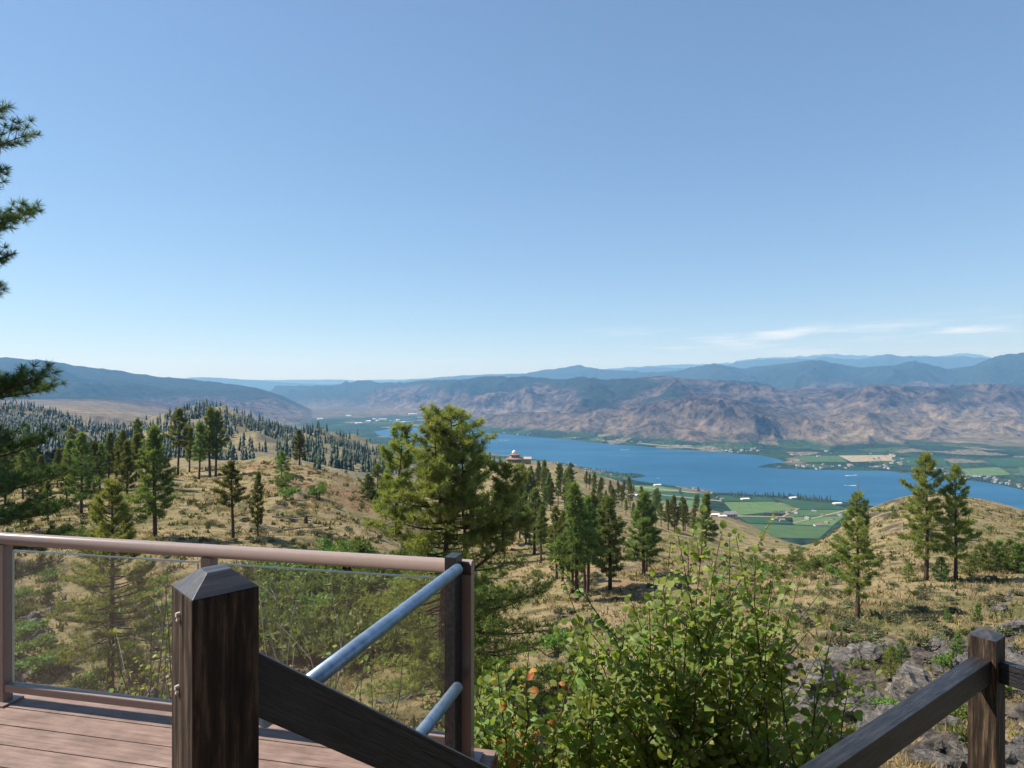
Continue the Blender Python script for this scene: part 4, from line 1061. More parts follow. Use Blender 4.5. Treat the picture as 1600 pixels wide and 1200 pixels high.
HOUSE = [house_mesh(14, 9, 4, 3, 'white_wall', 'grey_roof'), house_mesh(12, 9, 5.5, 2.6, 'tan_wall', 'red_roof'), house_mesh(18, 10, 4, 2.5, 'white_wall', 'red_roof'), house_mesh(12, 8, 4, 2.5, 'tan_wall', 'grey_roof')]
BARN = [house_mesh(34, 18, 6, 2.5, 'white_wall', 'white_roof'), house_mesh(55, 26, 8, 2, 'white_wall', 'white_roof')]
def put_house(x, y, z, me, label, group, sc=1.0, rz=None, name='house', cat='house'):
    o = bpy.data.objects.new(name, me); COL.objects.link(o)
    o.location = (x, y, z); o.rotation_euler = (0, 0, rb.uniform(0, 3.14) if rz is None else rz); o.scale = (sc,) * 3
    tag(o, label, cat, group)
farx = np.array([s[0] for s in SHORE[1:27]]); fary = np.array([s[1] for s in SHORE[1:27]])
def on_floor(px, py):
    x, y, z, s = on_floor_arr([px], [py]); return float(x[0]), float(y[0]), float(z[0])
def town(n, pxr, dyr, label, group, sc=(0.9, 1.4)):
    for i in range(n):
        px = rb.uniform(*pxr); sy = np.interp(px, [740, 1190, 1226, 1420, 1600], [675, 712, 734, 741, 766]) if pxr[0] < 1180 or pxr[0] > 1400 else 735
        py = sy - rb.uniform(*dyr)
        x, y, z = on_floor(px, py)
        if lake_sd(np.array([x]), np.array([y]))[0] < 12: continue
        put_house(x, y, z, rb.choice(HOUSE), label, group, rb.uniform(*sc))
town(95, (745, 1185), (1.5, 13), 'tiny house in the settlement strung along the far lake shore', 'houses along the far shore')
town(30, (1200, 1415), (1.2, 9), 'tiny house on the wooded point jutting into the lake', 'houses on the lake point')
town(55, (1425, 1660), (1.5, 15), 'tiny house in the town at the right end of the far shore', 'houses of the right shore town')
town(26, (1230, 1480), (10, 30), 'tiny farmhouse among the fields behind the lake point', 'farmhouses behind the lake point')
for px, py, k in [(575, 660, 1), (590, 658, 1), (598, 656, 1), (610, 658, 0), (622, 657, 1), (560, 662, 0), (585, 655, 0), (630, 660, 0), (645, 648, 1), (660, 644, 0), (500, 655, 0), (545, 650, 0), (690, 662, 0), (720, 664, 0)]:
    x, y, z = on_floor(px, py); put_house(x, y, z, BARN[k], 'pale industrial shed on the valley floor beyond the lake head', 'sheds on the valley floor', rb.uniform(1.2, 2.2), name='industrial_shed', cat='shed')
for px, py, k, lab in [(918, 760, 0, 'white lakeside barn at the near end of the orchards'), (1027, 759, 0, 'white roofed lakeside house by the near beach'), (1164, 781, 0, 'long white packing shed in the orchards'), (1308, 788, 0, 'white roofed shed on the near lakeshore beside the knoll'),
                       (1240, 779, 0, 'low white building among lakeshore trees')]:
    x, y, z = on_floor(px, py); put_house(x, y, z, BARN[k], lab, None, 0.9, 0.2, 'barn', 'barn')
for px, py in [(1272, 800), (1285, 806), (1300, 812), (1312, 806), (1278, 822), (1292, 818), (1232, 802), (1245, 803), (1262, 811), (1120, 778), (1128, 781), (1098, 766), (1105, 769), (1112, 771), (1085, 763), (1210, 812), (1222, 815),
               (870, 724), (882, 727), (893, 728), (905, 730), (915, 733), (926, 735), (938, 740), (955, 742), (970, 744), (888, 724), (900, 727)]:
    x, y, z = on_floor(px, py); put_house(x, y, z, rb.choice(HOUSE), 'small farmhouse between the orchards on the near lake shore', 'farmhouses in the orchards', rb.uniform(0.8, 1.3))
for px, py, k, sc, lab in [(991, 776, 0, 0.24, 'white roofed barn on the brow of the dry ridge'), (1116, 806, 0, 0.20, 'pale house on the red cut of the dry ridge'), (1128, 808, 0, 0.17, 'white roofed shed beside the dark roofed ridge house')]:
    p = ground_at(px, py); put_house(p.x, p.y, p.z, BARN[0], lab, None, sc, 0.1, 'barn', 'barn')
p = ground_at(1141, 808); put_house(p.x, p.y, p.z, HOUSE[3], 'dark roofed house on the edge of the dry ridge', None, 0.7, 0.2)
p = ground_at(28, 722); put_house(p.x, p.y, p.z, HOUSE[1], 'small tan house among the pines at the foot of the wooded hill', None, 0.55, 0.4)

def domed_house():
    Y = 566.0; X = 5 / 1000 * Y; z = H1(X, Y)
    o = empty('domed_house', (X, Y, z)); o.scale = (0.8, 0.8, 0.95)
    tag(o, 'terraced stone house with a white dome on the ridge above the lake', 'house')
    m = MB(); m.lathe([(13.5, -4), (13.0, 1.2), (12.6, 1.3)], 14, sx=1, sy=0.7); m.build('terrace', M['stone_wall'], o)
    m = MB(); m.lathe([(9.2, 1.0), (9.0, 4.2)], 12, sx=1, sy=0.75); w1 = m.build('lower_storey', M['stone_wall'], o)
    for k in range(7):
        a = -math.pi / 2 + (k - 3) * 0.33; q = MB(); q.box((9.1 * math.cos(a), 9.1 * 0.75 * math.sin(a), 2.8), (1.9, 1.0, 1.6)); q.build('window', M['window'], w1)
    m = MB(); m.lathe([(10.6, 4.2), (10.9, 4.5), (7.6, 5.6)], 12, sx=1, sy=0.78); m.build('lower_roof', M['red_roof'], o)
    m = MB(); m.lathe([(5.6, 5.2), (5.4, 8.0)], 10, sx=1, sy=0.8); w2 = m.build('upper_storey', M['tan_wall'], o)
    for k in range(4):
        a = -math.pi / 2 + (k - 1.5) * 0.42; q = MB(); q.box((5.5 * math.cos(a), 5.5 * 0.8 * math.sin(a), 6.8), (1.4, 0.8, 1.4)); q.build('window', M['window'], w2)
    m = MB(); m.lathe([(6.4, 8.0), (6.5, 8.3), (3.0, 9.3)], 10, sx=1, sy=0.8); m.build('upper_roof', M['red_roof'], o)
    m = MB(); m.lathe([(2.3, 9.0), (2.4, 10.2), (2.2, 11.0), (1.6, 11.8), (0.8, 12.3), (0.05, 12.5)], 16, c=(-1.2, 0, 0)); m.build('dome', M['white_roof'], o, True)
    m = MB(); m.box((13.5, 1, 1.6), (8, 7, 5.5)); m.build('side_wing', M['stone_wall'], o)
    m = MB(); m.add([(9.2, -3, 4.4), (18, -3, 4.4), (18, 5, 4.4), (9.2, 5, 4.4), (9.2, 1, 6.2), (18, 1, 6.2)], [(0, 1, 5, 4), (2, 3, 4, 5), (1, 2, 5), (3, 0, 4)]); m.build('wing_roof', M['tan_wall'], o)
domed_house()

# orchards and roads on the valley floor
def field_mat(name, c0, c1, ang):
    m, nt, b = mat(name)
    tc = nd(nt, 'ShaderNodeTexCoord'); mp = nd(nt, 'ShaderNodeMapping'); mp.inputs['Rotation'].default_value = (0, 0, ang); nt.links.new(tc.outputs['Object'], mp.inputs[0])
    w = nd(nt, 'ShaderNodeTexWave'); w.inputs['Scale'].default_value = 0.055; w.inputs['Distortion'].default_value = 1.2; w.inputs['Detail'].default_value = 3; nt.links.new(mp.outputs[0], w.inputs['Vector'])
    n = noise_node(nt, 0.02, 7, 0.7, tc.outputs['Object'])
    r = ramp(nt, n.outputs['Fac'], [(0.3, c0), (0.7, c1)])
    c = mixc(nt, 0.35, r.outputs[0], w.outputs['Color'], 'MULTIPLY')
    nt.links.new(c, b.inputs['Base Color']); b.inputs['Roughness'].default_value = 1; b.inputs['Specular IOR Level'].default_value = 0; return m
FM = {'l': field_mat('vineyard_green', (0.085, 0.15, 0.045), (0.15, 0.22, 0.075), 0.4), 'd': field_mat('orchard_green', (0.028, 0.07, 0.028), (0.055, 0.11, 0.045), 1.1),
      'm': field_mat('meadow_green', (0.06, 0.11, 0.035), (0.10, 0.16, 0.055), 0.8), 't': field_mat('stubble_tan', (0.30, 0.25, 0.15), (0.42, 0.35, 0.23), 0.2)}
def field(quad, k, name='orchard_field'):
    n = 8; qs = []
    for i in range(n + 1):
        for j in range(n + 1):
            a, b_ = i / n, j / n
            qs.append([quad[0][c] * (1 - a) * (1 - b_) + quad[1][c] * a * (1 - b_) + quad[2][c] * a * b_ + quad[3][c] * (1 - a) * b_ for c in (0, 1)])
    qs = np.array(qs); x, y, z, s_ = on_floor_arr(qs[:, 0], qs[:, 1])
    vs = np.stack([x, y, z + 1.0 + (0.5 if name == 'farm_road' else 0)], -1)
    me = mesh_np(name, vs, grid_faces(n + 1, n + 1), 4, FM[k]); tag(link(name, me), kind='structure')
for q, k in [(((965, 757), (1030, 760), (1088, 769), (985, 768)), 'l'), (((988, 769), (1090, 770), (1128, 783), (1010, 781)), 'd'), (((1010, 782), (1100, 782), (1100, 800), (1030, 798)), 'l'),
             (((1131, 785), (1208, 784), (1246, 796), (1150, 806)), 'l'), (((1120, 774), (1200, 777), (1212, 783), (1130, 783)), 'd'), (((1203, 777), (1300, 787), (1325, 796), (1250, 796)), 'd'),
             (((1246, 797), (1328, 797), (1320, 806), (1222, 807)), 'm'), (((1152, 807), (1222, 808), (1236, 818), (1170, 818)), 'd'), (((1238, 808), (1320, 807), (1300, 822), (1240, 820)), 'l'),
             (((1170, 819), (1300, 823), (1280, 842), (1190, 840)), 'm'),
             (((1500, 733), (1560, 730), (1580, 742), (1515, 745)), 'l'), (((1535, 716), (1600, 716), (1610, 729), (1560, 729)), 'd'), (((1390, 714), (1475, 716), (1480, 728), (1400, 727)), 'd'),
             (((1310, 712), (1400, 711), (1395, 720), (1330, 722)), 't'), (((1240, 713), (1310, 712), (1325, 722), (1255, 722)), 'm'), (((1590, 730), (1680, 730), (1690, 745), (1600, 745)), 'm'), (((960, 690), (1040, 694), (1060, 699), (980, 694)), 'd')]:
    field(q, k)
for q in [((1246, 795), (1250, 795), (1224, 808), (1220, 808)), ((985, 768), (1128, 783), (1128, 784.2), (985, 769)), ((1236, 818), (1240, 818), (1330, 797), (1326, 796)), ((1150, 806), (1240, 808), (1240, 809), (1150, 807.4)),
          ((955, 757), (965, 757), (1095, 771), (1085, 771)), ((1000, 692.5), (1100, 701.5), (1100, 702.5), (1000, 693.4))]:
    field(q, 't', 'farm_road')

# trees on the valley floor (too small to tell apart)
xs, ys, zs, hs = [], [], [], []
def shore_trees(n, pxr, f, h):
    P = [rb.uniform(*pxr) for _ in range(n)]; Q = [f(p_) for p_ in P]
    x, y, z, s_ = on_floor_arr(P, Q)
    for k in range(n):
        if s_[k] < 6: continue
        xs.append(x[k]); ys.append(y[k]); zs.append(z[k] - 0.5); hs.append(rb.uniform(*h))
shl = lambda p: float(np.interp(p, [740, 1190, 1226, 1420, 1600], [675, 712, 734, 741, 766]))
shore_trees(420, (740, 1190), lambda p: shl(p) - abs(rb.gauss(0, 6)) - 0.8, (7, 14))
shore_trees(150, (1185, 1420), lambda p: 734 - abs(rb.gauss(0, 5)) + 0.3, (8, 18))
shore_trees(240, (1420, 1640), lambda p: shl(p) - abs(rb.gauss(0, 7)) - 0.8, (8, 15))
shore_trees(110, (1138, 1300), lambda p: float(np.interp(p, [1138, 1250, 1300], [773, 777, 783])) + abs(rb.gauss(0, 2.0)) - 0.2, (10, 26))
shore_trees(120, (860, 1010), lambda p: float(np.interp(p, [860, 960, 1010], [722, 739, 744])) + abs(rb.gauss(0, 3)), (9, 18))
shore_trees(70, (1080, 1330), lambda p: rb.uniform(786, 828), (5, 9))
shore_trees(300, (1230, 1660), lambda p: rb.uniform(700, 732) , (6, 10))
shore_trees(260, (500, 740), lambda p: rb.uniform(646, 670), (8, 16))
scatter('shoreline_trees', xs, ys, zs, hs, M['needle_far'], 9, 'dark dotted trees along the lake shores and fields', 'trees')

# boats
M['boat_white'] = simple_mat('boat_white', (0.8, 0.8, 0.8), 0.4, 0.03, 1.0)
hullm = MB()
secs = [(-5, 1.2, 0.9), (-3, 1.5, 1.0), (1, 1.45, 1.1), (3.5, 0.9, 1.25), (5.5, 0.05, 1.45)]
vs = []
for x, w, h in secs: vs += [(x, -w, h), (x, -w * 0.6, -0.3), (x, w * 0.6, -0.3), (x, w, h)]
fs = []
for i in range(4):
    b0 = i * 4
    for k in range(3): fs.append((b0 + k, b0 + k + 1, b0 + k + 5, b0 + k + 4))
    fs.append((b0 + 3, b0, b0 + 4, b0 + 7))
fs.append((0, 3, 2, 1)); hullm.add(vs, fs); HULL = hullm.mesh('hull', M['boat_white'])
cbm = MB(); cbm.box((-0.6, 0, 1.6), (2.6, 1.9, 1.1)); CAB = cbm.mesh('cabin', M['boat_white'])
wkm = MB(); wkm.add([(-5, -0.6, 0.12), (-5, 0.6, 0.12), (-34, 4, 0.12), (-34, -4, 0.12)], [(0, 1, 2, 3)]); WAKE = wkm.mesh('wake', M['boat_white'])
for px, py, rz, sc, lab in [(1337, 743, 0.1, 1.6, 'white motorboat with a wake off the wooded point'), (1321, 759, 3.3, 1.5, 'white motorboat in the bay above the near lakeshore shed'), (1028, 747.5, 1.2, 1.1, 'small white boat moored off the lakeside house'),
                            (782, 688, 2.9, 1.8, 'white boat crossing the far end of the lake'), (981, 702.5, 0.3, 1.6, 'white boat close to the far shore settlement')]:
    x, y = img_pt(px, py, LAKE_Z); o = empty('motorboat', (x, y, LAKE_Z), rz, sc)
    link('hull', HULL, o); link('cabin', CAB, o)
    if 'moored' not in lab: link('wake', WAKE, o)
    tag(o, lab, 'boat')
# ------------------------------------------------------------------ deck, railing, timber stair rail
def wood_material(name, c0, c1, c2, rough=0.7, spec=0.3, axis='Z', bmp=0.75):
    m, nt, b = mat(name)
    tc = nd(nt, 'ShaderNodeTexCoord'); mp = nd(nt, 'ShaderNodeMapping')
    s = {'Z': (1, 1, 0.09), 'X': (0.09, 1, 1)}[axis]; mp.inputs['Scale'].default_value = s
    nt.links.new(tc.outputs['Object'], mp.inputs[0])
    n1 = noise_node(nt, 45, 8, 0.65, mp.outputs[0]); n2 = noise_node(nt, 140, 6, 0.7, mp.outputs[0])
    n3 = noise_node(nt, 7, 5, 0.6, tc.outputs['Object'])
    r = ramp(nt, n1.outputs['Fac'], [(0.33, c0), (0.5, c1), (0.68, c2)])
    d = ramp(nt, n3.outputs['Fac'], [(0.3, (0.6, 0.6, 0.6)), (0.65, (1.1, 1.1, 1.1))])
    c = mixc(nt, 0.8, r.outputs[0], d.outputs[0], 'MULTIPLY')
    mq = nd(nt, 'ShaderNodeMapping'); mq.inputs['Scale'].default_value = {'Z': (1, 1, 0.018), 'X': (0.018, 1, 1)}[axis]; nt.links.new(tc.outputs['Object'], mq.inputs[0])
    n4 = noise_node(nt, 60, 3, 0.5, mq.outputs[0]); ck = ramp(nt, n4.outputs['Fac'], [(0.33, (0.12, 0.12, 0.12)), (0.36, (1, 1, 1))])   # drying cracks
    c = mixc(nt, 1.0 if bmp > 0.5 else 0.4, c, ck.outputs[0], 'MULTIPLY')
    nt.links.new(c, b.inputs['Base Color']); b.inputs['Roughness'].default_value = rough; b.inputs['Specular IOR Level'].default_value = spec
    ad = nd(nt, 'ShaderNodeMath', operation='ADD'); nt.links.new(n1.outputs['Fac'], ad.inputs[0]); nt.links.new(n2.outputs['Fac'], ad.inputs[1])
    bump(nt, b, ad.outputs[0], bmp, 0.006)
    return m
M['timber'] = wood_material('stained_timber', (0.012, 0.009, 0.008), (0.058, 0.039, 0.027), (0.20, 0.135, 0.088), 0.7, 0.25)
M['dark_timber'] = wood_material('black_stained_timber', (0.010, 0.010, 0.012), (0.024, 0.023, 0.025), (0.050, 0.046, 0.046), 0.42, 0.45, 'X')
M['cap_timber'] = wood_material('stained_end_grain', (0.020, 0.020, 0.023), (0.045, 0.044, 0.048), (0.075, 0.074, 0.080), 0.4, 0.5, 'X', 0.2)
M['decking'] = wood_material('composite_decking', (0.17, 0.11, 0.085), (0.25, 0.165, 0.13), (0.31, 0.215, 0.17), 0.6, 0.35, 'X', 0.4)
M['alu'] = simple_mat('brown_powder_coat', (0.27, 0.20, 0.17), 0.34, 0.05, 30.0, spec=0.5)
M['galv'] = simple_mat('galvanised_steel', (0.24, 0.32, 0.41), 0.45, 0.3, 24.0, metal=0.7, spec=0.5, bmp=0.05)
M['plate'] = simple_mat('zinc_plate', (0.62, 0.60, 0.57), 0.5, 0.1, 20.0, metal=0.2)
M['steel_screw'] = simple_mat('screw_plug', (0.55, 0.5, 0.45), 0.5, 0.1, 40.0)
def glass_material():
    m, nt, b = mat('clear_glass')
    nt.nodes.remove(b)
    fr_ = nd(nt, 'ShaderNodeFresnel'); fr_.inputs['IOR'].default_value = 1.5
    ge_ = nd(nt, 'ShaderNodeNewGeometry'); mi_ = nd(nt, 'ShaderNodeMapRange'); mi_.inputs[3].default_value = 1.5; mi_.inputs[4].default_value = 1 / 1.5
    nt.links.new(ge_.outputs['Backfacing'], mi_.inputs[0]); nt.links.new(mi_.outputs[0], fr_.inputs['IOR'])   # a pane: same reflectance on both faces
    tr_ = nd(nt, 'ShaderNodeBsdfTransparent'); tr_.inputs[0].default_value = (0.97, 0.98, 0.965, 1)
    gl_ = nd(nt, 'ShaderNodeBsdfGlossy'); gl_.inputs['Roughness'].default_value = 0.01
    tc = nd(nt, 'ShaderNodeTexCoord'); nn_ = noise_node(nt, 5.0, 6, 0.7, tc.outputs['Object'])
    df_ = nd(nt, 'ShaderNodeBsdfDiffuse'); df_.inputs[0].default_value = (0.6, 0.56, 0.5, 1)
    dr = ramp(nt, nn_.outputs['Fac'], [(0.3, (0.012, 0.012, 0.012)), (0.75, (0.045, 0.045, 0.045))])
    mx = nd(nt, 'ShaderNodeMixShader'); nt.links.new(fr_.outputs[0], mx.inputs[0]); nt.links.new(tr_.outputs[0], mx.inputs[1]); nt.links.new(gl_.outputs[0], mx.inputs[2])
    m2 = nd(nt, 'ShaderNodeMixShader'); nt.links.new(dr.outputs[0], m2.inputs[0]); nt.links.new(mx.outputs[0], m2.inputs[1]); nt.links.new(df_.outputs[0], m2.inputs[2])
    nt.links.new(m2.outputs[0], nt.nodes['Material Output'].inputs['Surface'])
    return m
M['glass'] = glass_material()
M['glass_edge'] = simple_mat('polished_glass_edge', (0.62, 0.70, 0.62), 0.25, 0.05, 20.0, spec=0.6)
DECK_Z = -1.71
A = Vector((-2.76, 3.45, 0)); B = Vector((-0.19, 2.91, 0)); RD = (B - A).normalized(); RN_ = Vector((-RD.y, RD.x, 0))   # RN_ points away from the camera
rail_ang = math.atan2(RD.y, RD.x)
def on_rail(px):
    k = (px - 800) / 1000.0
    t = (k * A.y - A.x) / (RD.x - k * RD.y); return A + RD * t
def frame(o, z=0.0): o.rotation_euler = (0, 0, rail_ang)
# deck of boards parallel to the railing
deck = empty('deck', (B.x, B.y, DECK_Z), rail_ang); tag(deck, 'brown composite board deck below the glass railing', 'deck')
bw = 0.14
for i in range(24):
    m = MB(); y1 = 0.10 - i * (bw + 0.006); xr = 0.10 + (0 if i * bw < 1.4 else 0.9) - 0.30 * max(0, min(i * bw, 1.4)) * 0.0
    if i * bw >= 1.4: xr = 1.2
    else: xr = 0.10 - 0.18 * (i * bw) * 0.0
    m.box(((-5.2 + xr) / 2 - 0.0, y1 - bw / 2, -0.0125), (5.2 + xr, bw, 0.025))
    m.build('deck_board', M['decking'], deck, bevel=0.003)
m = MB(); m.box((-2.55, 0.115, -0.13), (5.3, 0.025, 0.21)); m.build('fascia_board', M['decking'], deck)
for i in range(7):
    m = MB(); m.box((-4.8 + i * 0.8, -1.7, -0.13), (0.045, 3.5, 0.2)); m.build('joist', M['dark_timber'], deck)
for x, y in [(-4.5, 0.0), (-0.1, 0.0), (-2.3, 0.0), (-4.5, -3.2), (1.0, -3.2)]:
    m = MB(); m.box((x, y - 0.05, -1.23), (0.14, 0.14, 2.0)); m.build('support_post', M['dark_timber'], deck)

# glass railing
rail = empty('glass_railing', (B.x, B.y, DECK_Z), rail_ang)
tag(rail, 'brown metal deck railing with clear glass panels and rounded top rail', 'railing')
def rx(px): return (on_rail(px) - B).dot(RD)
xl = -4.9; xr = 0.012
RT = 0.91
m = MB(); pr = []
n = 14
for k in range(n):
    a = 2 * math.pi * k / n
    pr.append((0.030 * math.copysign(abs(math.cos(a)) ** 0.75, math.cos(a)), RT - 0.032 + 0.032 * math.copysign(abs(math.sin(a)) ** 0.75, math.sin(a))))
m.add([(x, y, z) for x in (xl, xr) for y, z in pr], [(k, (k + 1) % n, n + (k + 1) % n, n + k) for k in range(n)] + [tuple(range(n)), tuple(range(2 * n - 1, n - 1, -1))])
m.build('top_rail', M['alu'], rail, smooth=False)
for f in rail.children[-1].data.polygons: f.use_smooth = len(f.vertices) == 4
m = MB(); m.box(((xl + xr) / 2, 0, 0.085), (xr - xl, 0.045, 0.04)); m.build('bottom_rail', M['alu'], rail, bevel=0.006)
posts = [rx(6), rx(327), rx(729)]
for x in posts + [2 * posts[0] - posts[1]]:
    m = MB(); m.box((x, 0, (RT - 0.06) / 2), (0.058, 0.056, RT - 0.06)); p_ = m.build('post', M['alu'], rail, bevel=0.005)
    m = MB(); m.box((x, 0, 0.006), (0.13, 0.12, 0.012)); m.build('base_plate', M['alu'], p_, bevel=0.003)
edges = [2 * posts[0] - posts[1]] + posts
for a_, b_ in zip(edges[:-1], edges[1:]):
    x0, x1 = a_ + 0.065, b_ - 0.065
    m = MB(); m.box(((x0 + x1) / 2, 0.0, (0.105 + 0.795) / 2 + 0.01), (x1 - x0, 0.010, 0.71)); g_ = m.build('glass_pane', M['glass'], rail)
    m = MB(); m.box(((x0 + x1) / 2, 0, 0.8185), (x1 - x0, 0.0101, 0.006)); m.build('polished_edge', M['glass_edge'], g_)
    for x in (x0 - 0.0015, x1 + 0.0015):
        m = MB(); m.box((x, 0, 0.46), (0.002, 0.0101, 0.705)); m.build('polished_edge', M['glass_edge'], g_)

# dark timber post bolted to the railing corner, with galvanised pipe guard
PIPE_A = Vector((-0.245, 2.80, -0.815)); pd = Vector((-0.375, -1.29, 0)).normalized()
pa = math.atan2(pd.y, pd.x)
gp = empty('corner_post', (-0.262, 2.865, DECK_Z - 0.5), pa); tag(gp, 'thin black timber post bolted beside the end of the glass railing', 'post')
m = MB(); m.box((0, 0, (0.5 + 1.71 - 0.765) / 2), (0.085, 0.052, 0.5 + 1.71 - 0.765)); m.build('shaft', M['dark_timber'], gp, bevel=0.003)
m = MB(); m.box((-0.055, -0.046, 1.33), (0.09, 0.006, 0.075)); m.build('strap_plate', M['plate'], gp)
def pipe(z, label, L=1.31):
    m = MB(); pa_ = Vector((PIPE_A.x, PIPE_A.y, z)) - pd * 0.02; pb = pa_ + pd * L
    m.tube([pa_, pa_ + pd * 0.3, pa_ + pd * (L * 0.6), pb], 0.0245, 20); 
    o = m.build('guard_pipe', M['galv'], smooth=True)
    for f in o.data.polygons: f.use_smooth = len(f.vertices) == 4
    tag(o, label, 'pipe')
    return o
pipe(-0.815, 'upper galvanised steel pipe running from the black corner post to the near timber post')
lo = pipe(-1.335, 'lower galvanised steel pipe half hidden by shrub leaves')

# near timber post with bevelled cap, and its stair rail
def timber_post(C, w, th, z_sh, z_top, z_bot, top_frac, label, knots=True):
    d = Vector((math.cos(th), math.sin(th), 0)); e = Vector((-math.sin(th), math.cos(th), 0))
    cen = C + (d + e) * (w / 2)
    o = empty('timber_post', (cen.x, cen.y, z_bot), th); tag(o, label, 'post')
    m = MB(); h = z_sh - z_bot; m.box((0, 0, h / 2), (w, w, h)); m.build('shaft', M['timber'], o, bevel=0.003)
    m = MB(); a = w / 2; t = w / 2 * top_frac; zt = z_top - z_bot; zs_ = h + 0.001
    m.add([(-a, -a, zs_), (a, -a, zs_), (a, a, zs_), (-a, a, zs_), (-t, -t, zt), (t, -t, zt), (t, t, zt), (-t, t, zt)],
          [(0, 1, 5, 4), (1, 2, 6, 5), (2, 3, 7, 6), (3, 0, 4, 7), (4, 5, 6, 7), (3, 2, 1, 0)])
    m.build('sloped_cap', M['cap_timber'], o, bevel=0.0015)
    return o, d, e, cen
TH1 = math.radians(43.6)
po, d1, e1, c1 = timber_post(Vector((-0.665, 1.33, 0)), 0.14, TH1, -0.452, -0.411, DECK_Z, 0.36, 'thick brown timber post with sloping dark cap in front of the railing')
for z, y_ in [(-0.50, 0.012), (-0.66, 0.018)]:       # screw plugs on the weathered face
    m = MB(); m.tube([(-0.070, y_, z - DECK_Z), (-0.078, y_, z - DECK_Z)], [0.006, 0.005], 8); m.tube([(-0.0705, y_, z - 0.012 - DECK_Z), (-0.074, y_, z - 0.016 - DECK_Z)], [0.007, 0.005], 8)
    m.build('screw_head', M['steel_screw'], po)
def beam(p0, p1, wd, ht, label, mt='dark_timber', name='stair_rail', cat='rail'):
    v = p1 - p0; L = v.length; v.normalize()
    side = v.cross(Vector((0, 0, 1))).normalized(); up = side.cross(v)
    rot = Matrix((v, -side, up)).transposed()
    m = MB(); m.box((L / 2, 0, -ht / 2), (L, wd, ht))
    o = m.build(name, M[mt], bevel=0.004); o.matrix_world = Matrix.Translation(p0) @ rot.to_4x4()
    tag(o, label, cat); return o
s0 = c1 + d1 * 0.071; s0.z = -0.605
beam(s0, s0 + (d1 + Vector((0, 0, -0.79))) * 1.55, 0.045, 0.118, 'black timber stair rail sloping down from the thick post')
TH2 = math.radians(36.0)
C2 = Vector((0.757 * 3.6, 3.6, 0))
po2, d2, e2, c2 = timber_post(C2, 0.14, TH2, -1.452, -1.415, -3.55, 0.08, 'weathered brown timber post with low pyramid cap where two rails meet')
r0 = c2 - d2 * 0.071; r0.z = -1.565
beam(r0, r0 - d2 * 2.6, 0.09, 0.13, 'black timber rail running from the weathered post back past the shrub', name='landing_rail')
r1 = c2 - e2 * 0.071; r1.z = -1.575
beam(r1, r1 - e2 * 1.6, 0.05, 0.12, 'short black timber rail leaving the far side of the weathered post', name='landing_rail')
for q, lab in [(r0 - d2 * 2.67, 'lower timber post at the near end of the landing rail'), (r1 - e2 * 1.67, 'timber post at the far end of the short rail')]:
    timber_post(Vector((q.x, q.y, 0)) - (d2 + e2) * 0.07, 0.14, TH2, -1.452, -1.415, -3.2, 0.08, lab)
# unseen house wall behind the deck; it and the added eave shade the posts
hw = empty('unseen_house_wall', (0, -1.9, DECK_Z)); tag(hw, 'unseen dark brown board house wall behind the deck', 'wall')
M['siding'] = simple_mat('brown_siding', (0.10, 0.07, 0.05), 0.8, 0.2, 3.0)
m = MB(); m.box((2.0, 0.85, 4.1), (19, 1.6, 0.14)); m.build('added_shade_eave', M['siding'], hw)  # eave added out of view to keep sky light off the posts
for i in range(22):
    m = MB(); m.box((2.0, 0.0, 0.09 + i * 0.18), (17, 0.03 + 0.012 * (i % 2), 0.175)); m.build('siding_board', M['siding'], hw)

# ------------------------------------------------------------------ foreground shrubs
def leaf_template(mt, seed, fold=0.18, curl=0.12):
    rg = random.Random(seed)
    pts = [(0, 0, 0), (-0.30, 0.18, fold * 0.3), (0.30, 0.18, fold * 0.3), (0, 0.25, 0), (-0.43, 0.48, fold * 0.43), (0.43, 0.48, fold * 0.43), (0, 0.55, 0.01), (-0.30, 0.80, fold * 0.3 - curl * 0.5), (0.30, 0.80, fold * 0.3 - curl * 0.5), (0, 0.85, -curl * 0.4), (0, 1.0, -curl), (0, -0.28, 0.02)]
    pts = [(x * rg.uniform(0.9, 1.08), y, z + rg.uniform(-0.03, 0.03)) for x, y, z in pts]
    fs = [(0, 3, 1), (0, 2, 3), (1, 3, 6, 4), (3, 2, 5, 6), (4, 6, 9, 7), (6, 5, 8, 9), (7, 9, 10), (9, 8, 10)]
    me = bpy.data.meshes.new('leaf'); me.from_pydata(pts, [], fs); me.materials.append(mt)
    for p in me.polygons: p.use_smooth = True
    me.update(); return me, np.array(pts), fs
LEAF = [leaf_template(M['leaf'], i, 0.1 + 0.09 * i, 0.05 + 0.07 * i) for i in range(4)]
LEAFY = leaf_template(M['leaf_y'], 9); LEAFO = leaf_template(M['leaf_o'], 10, 0.35, 0.3)
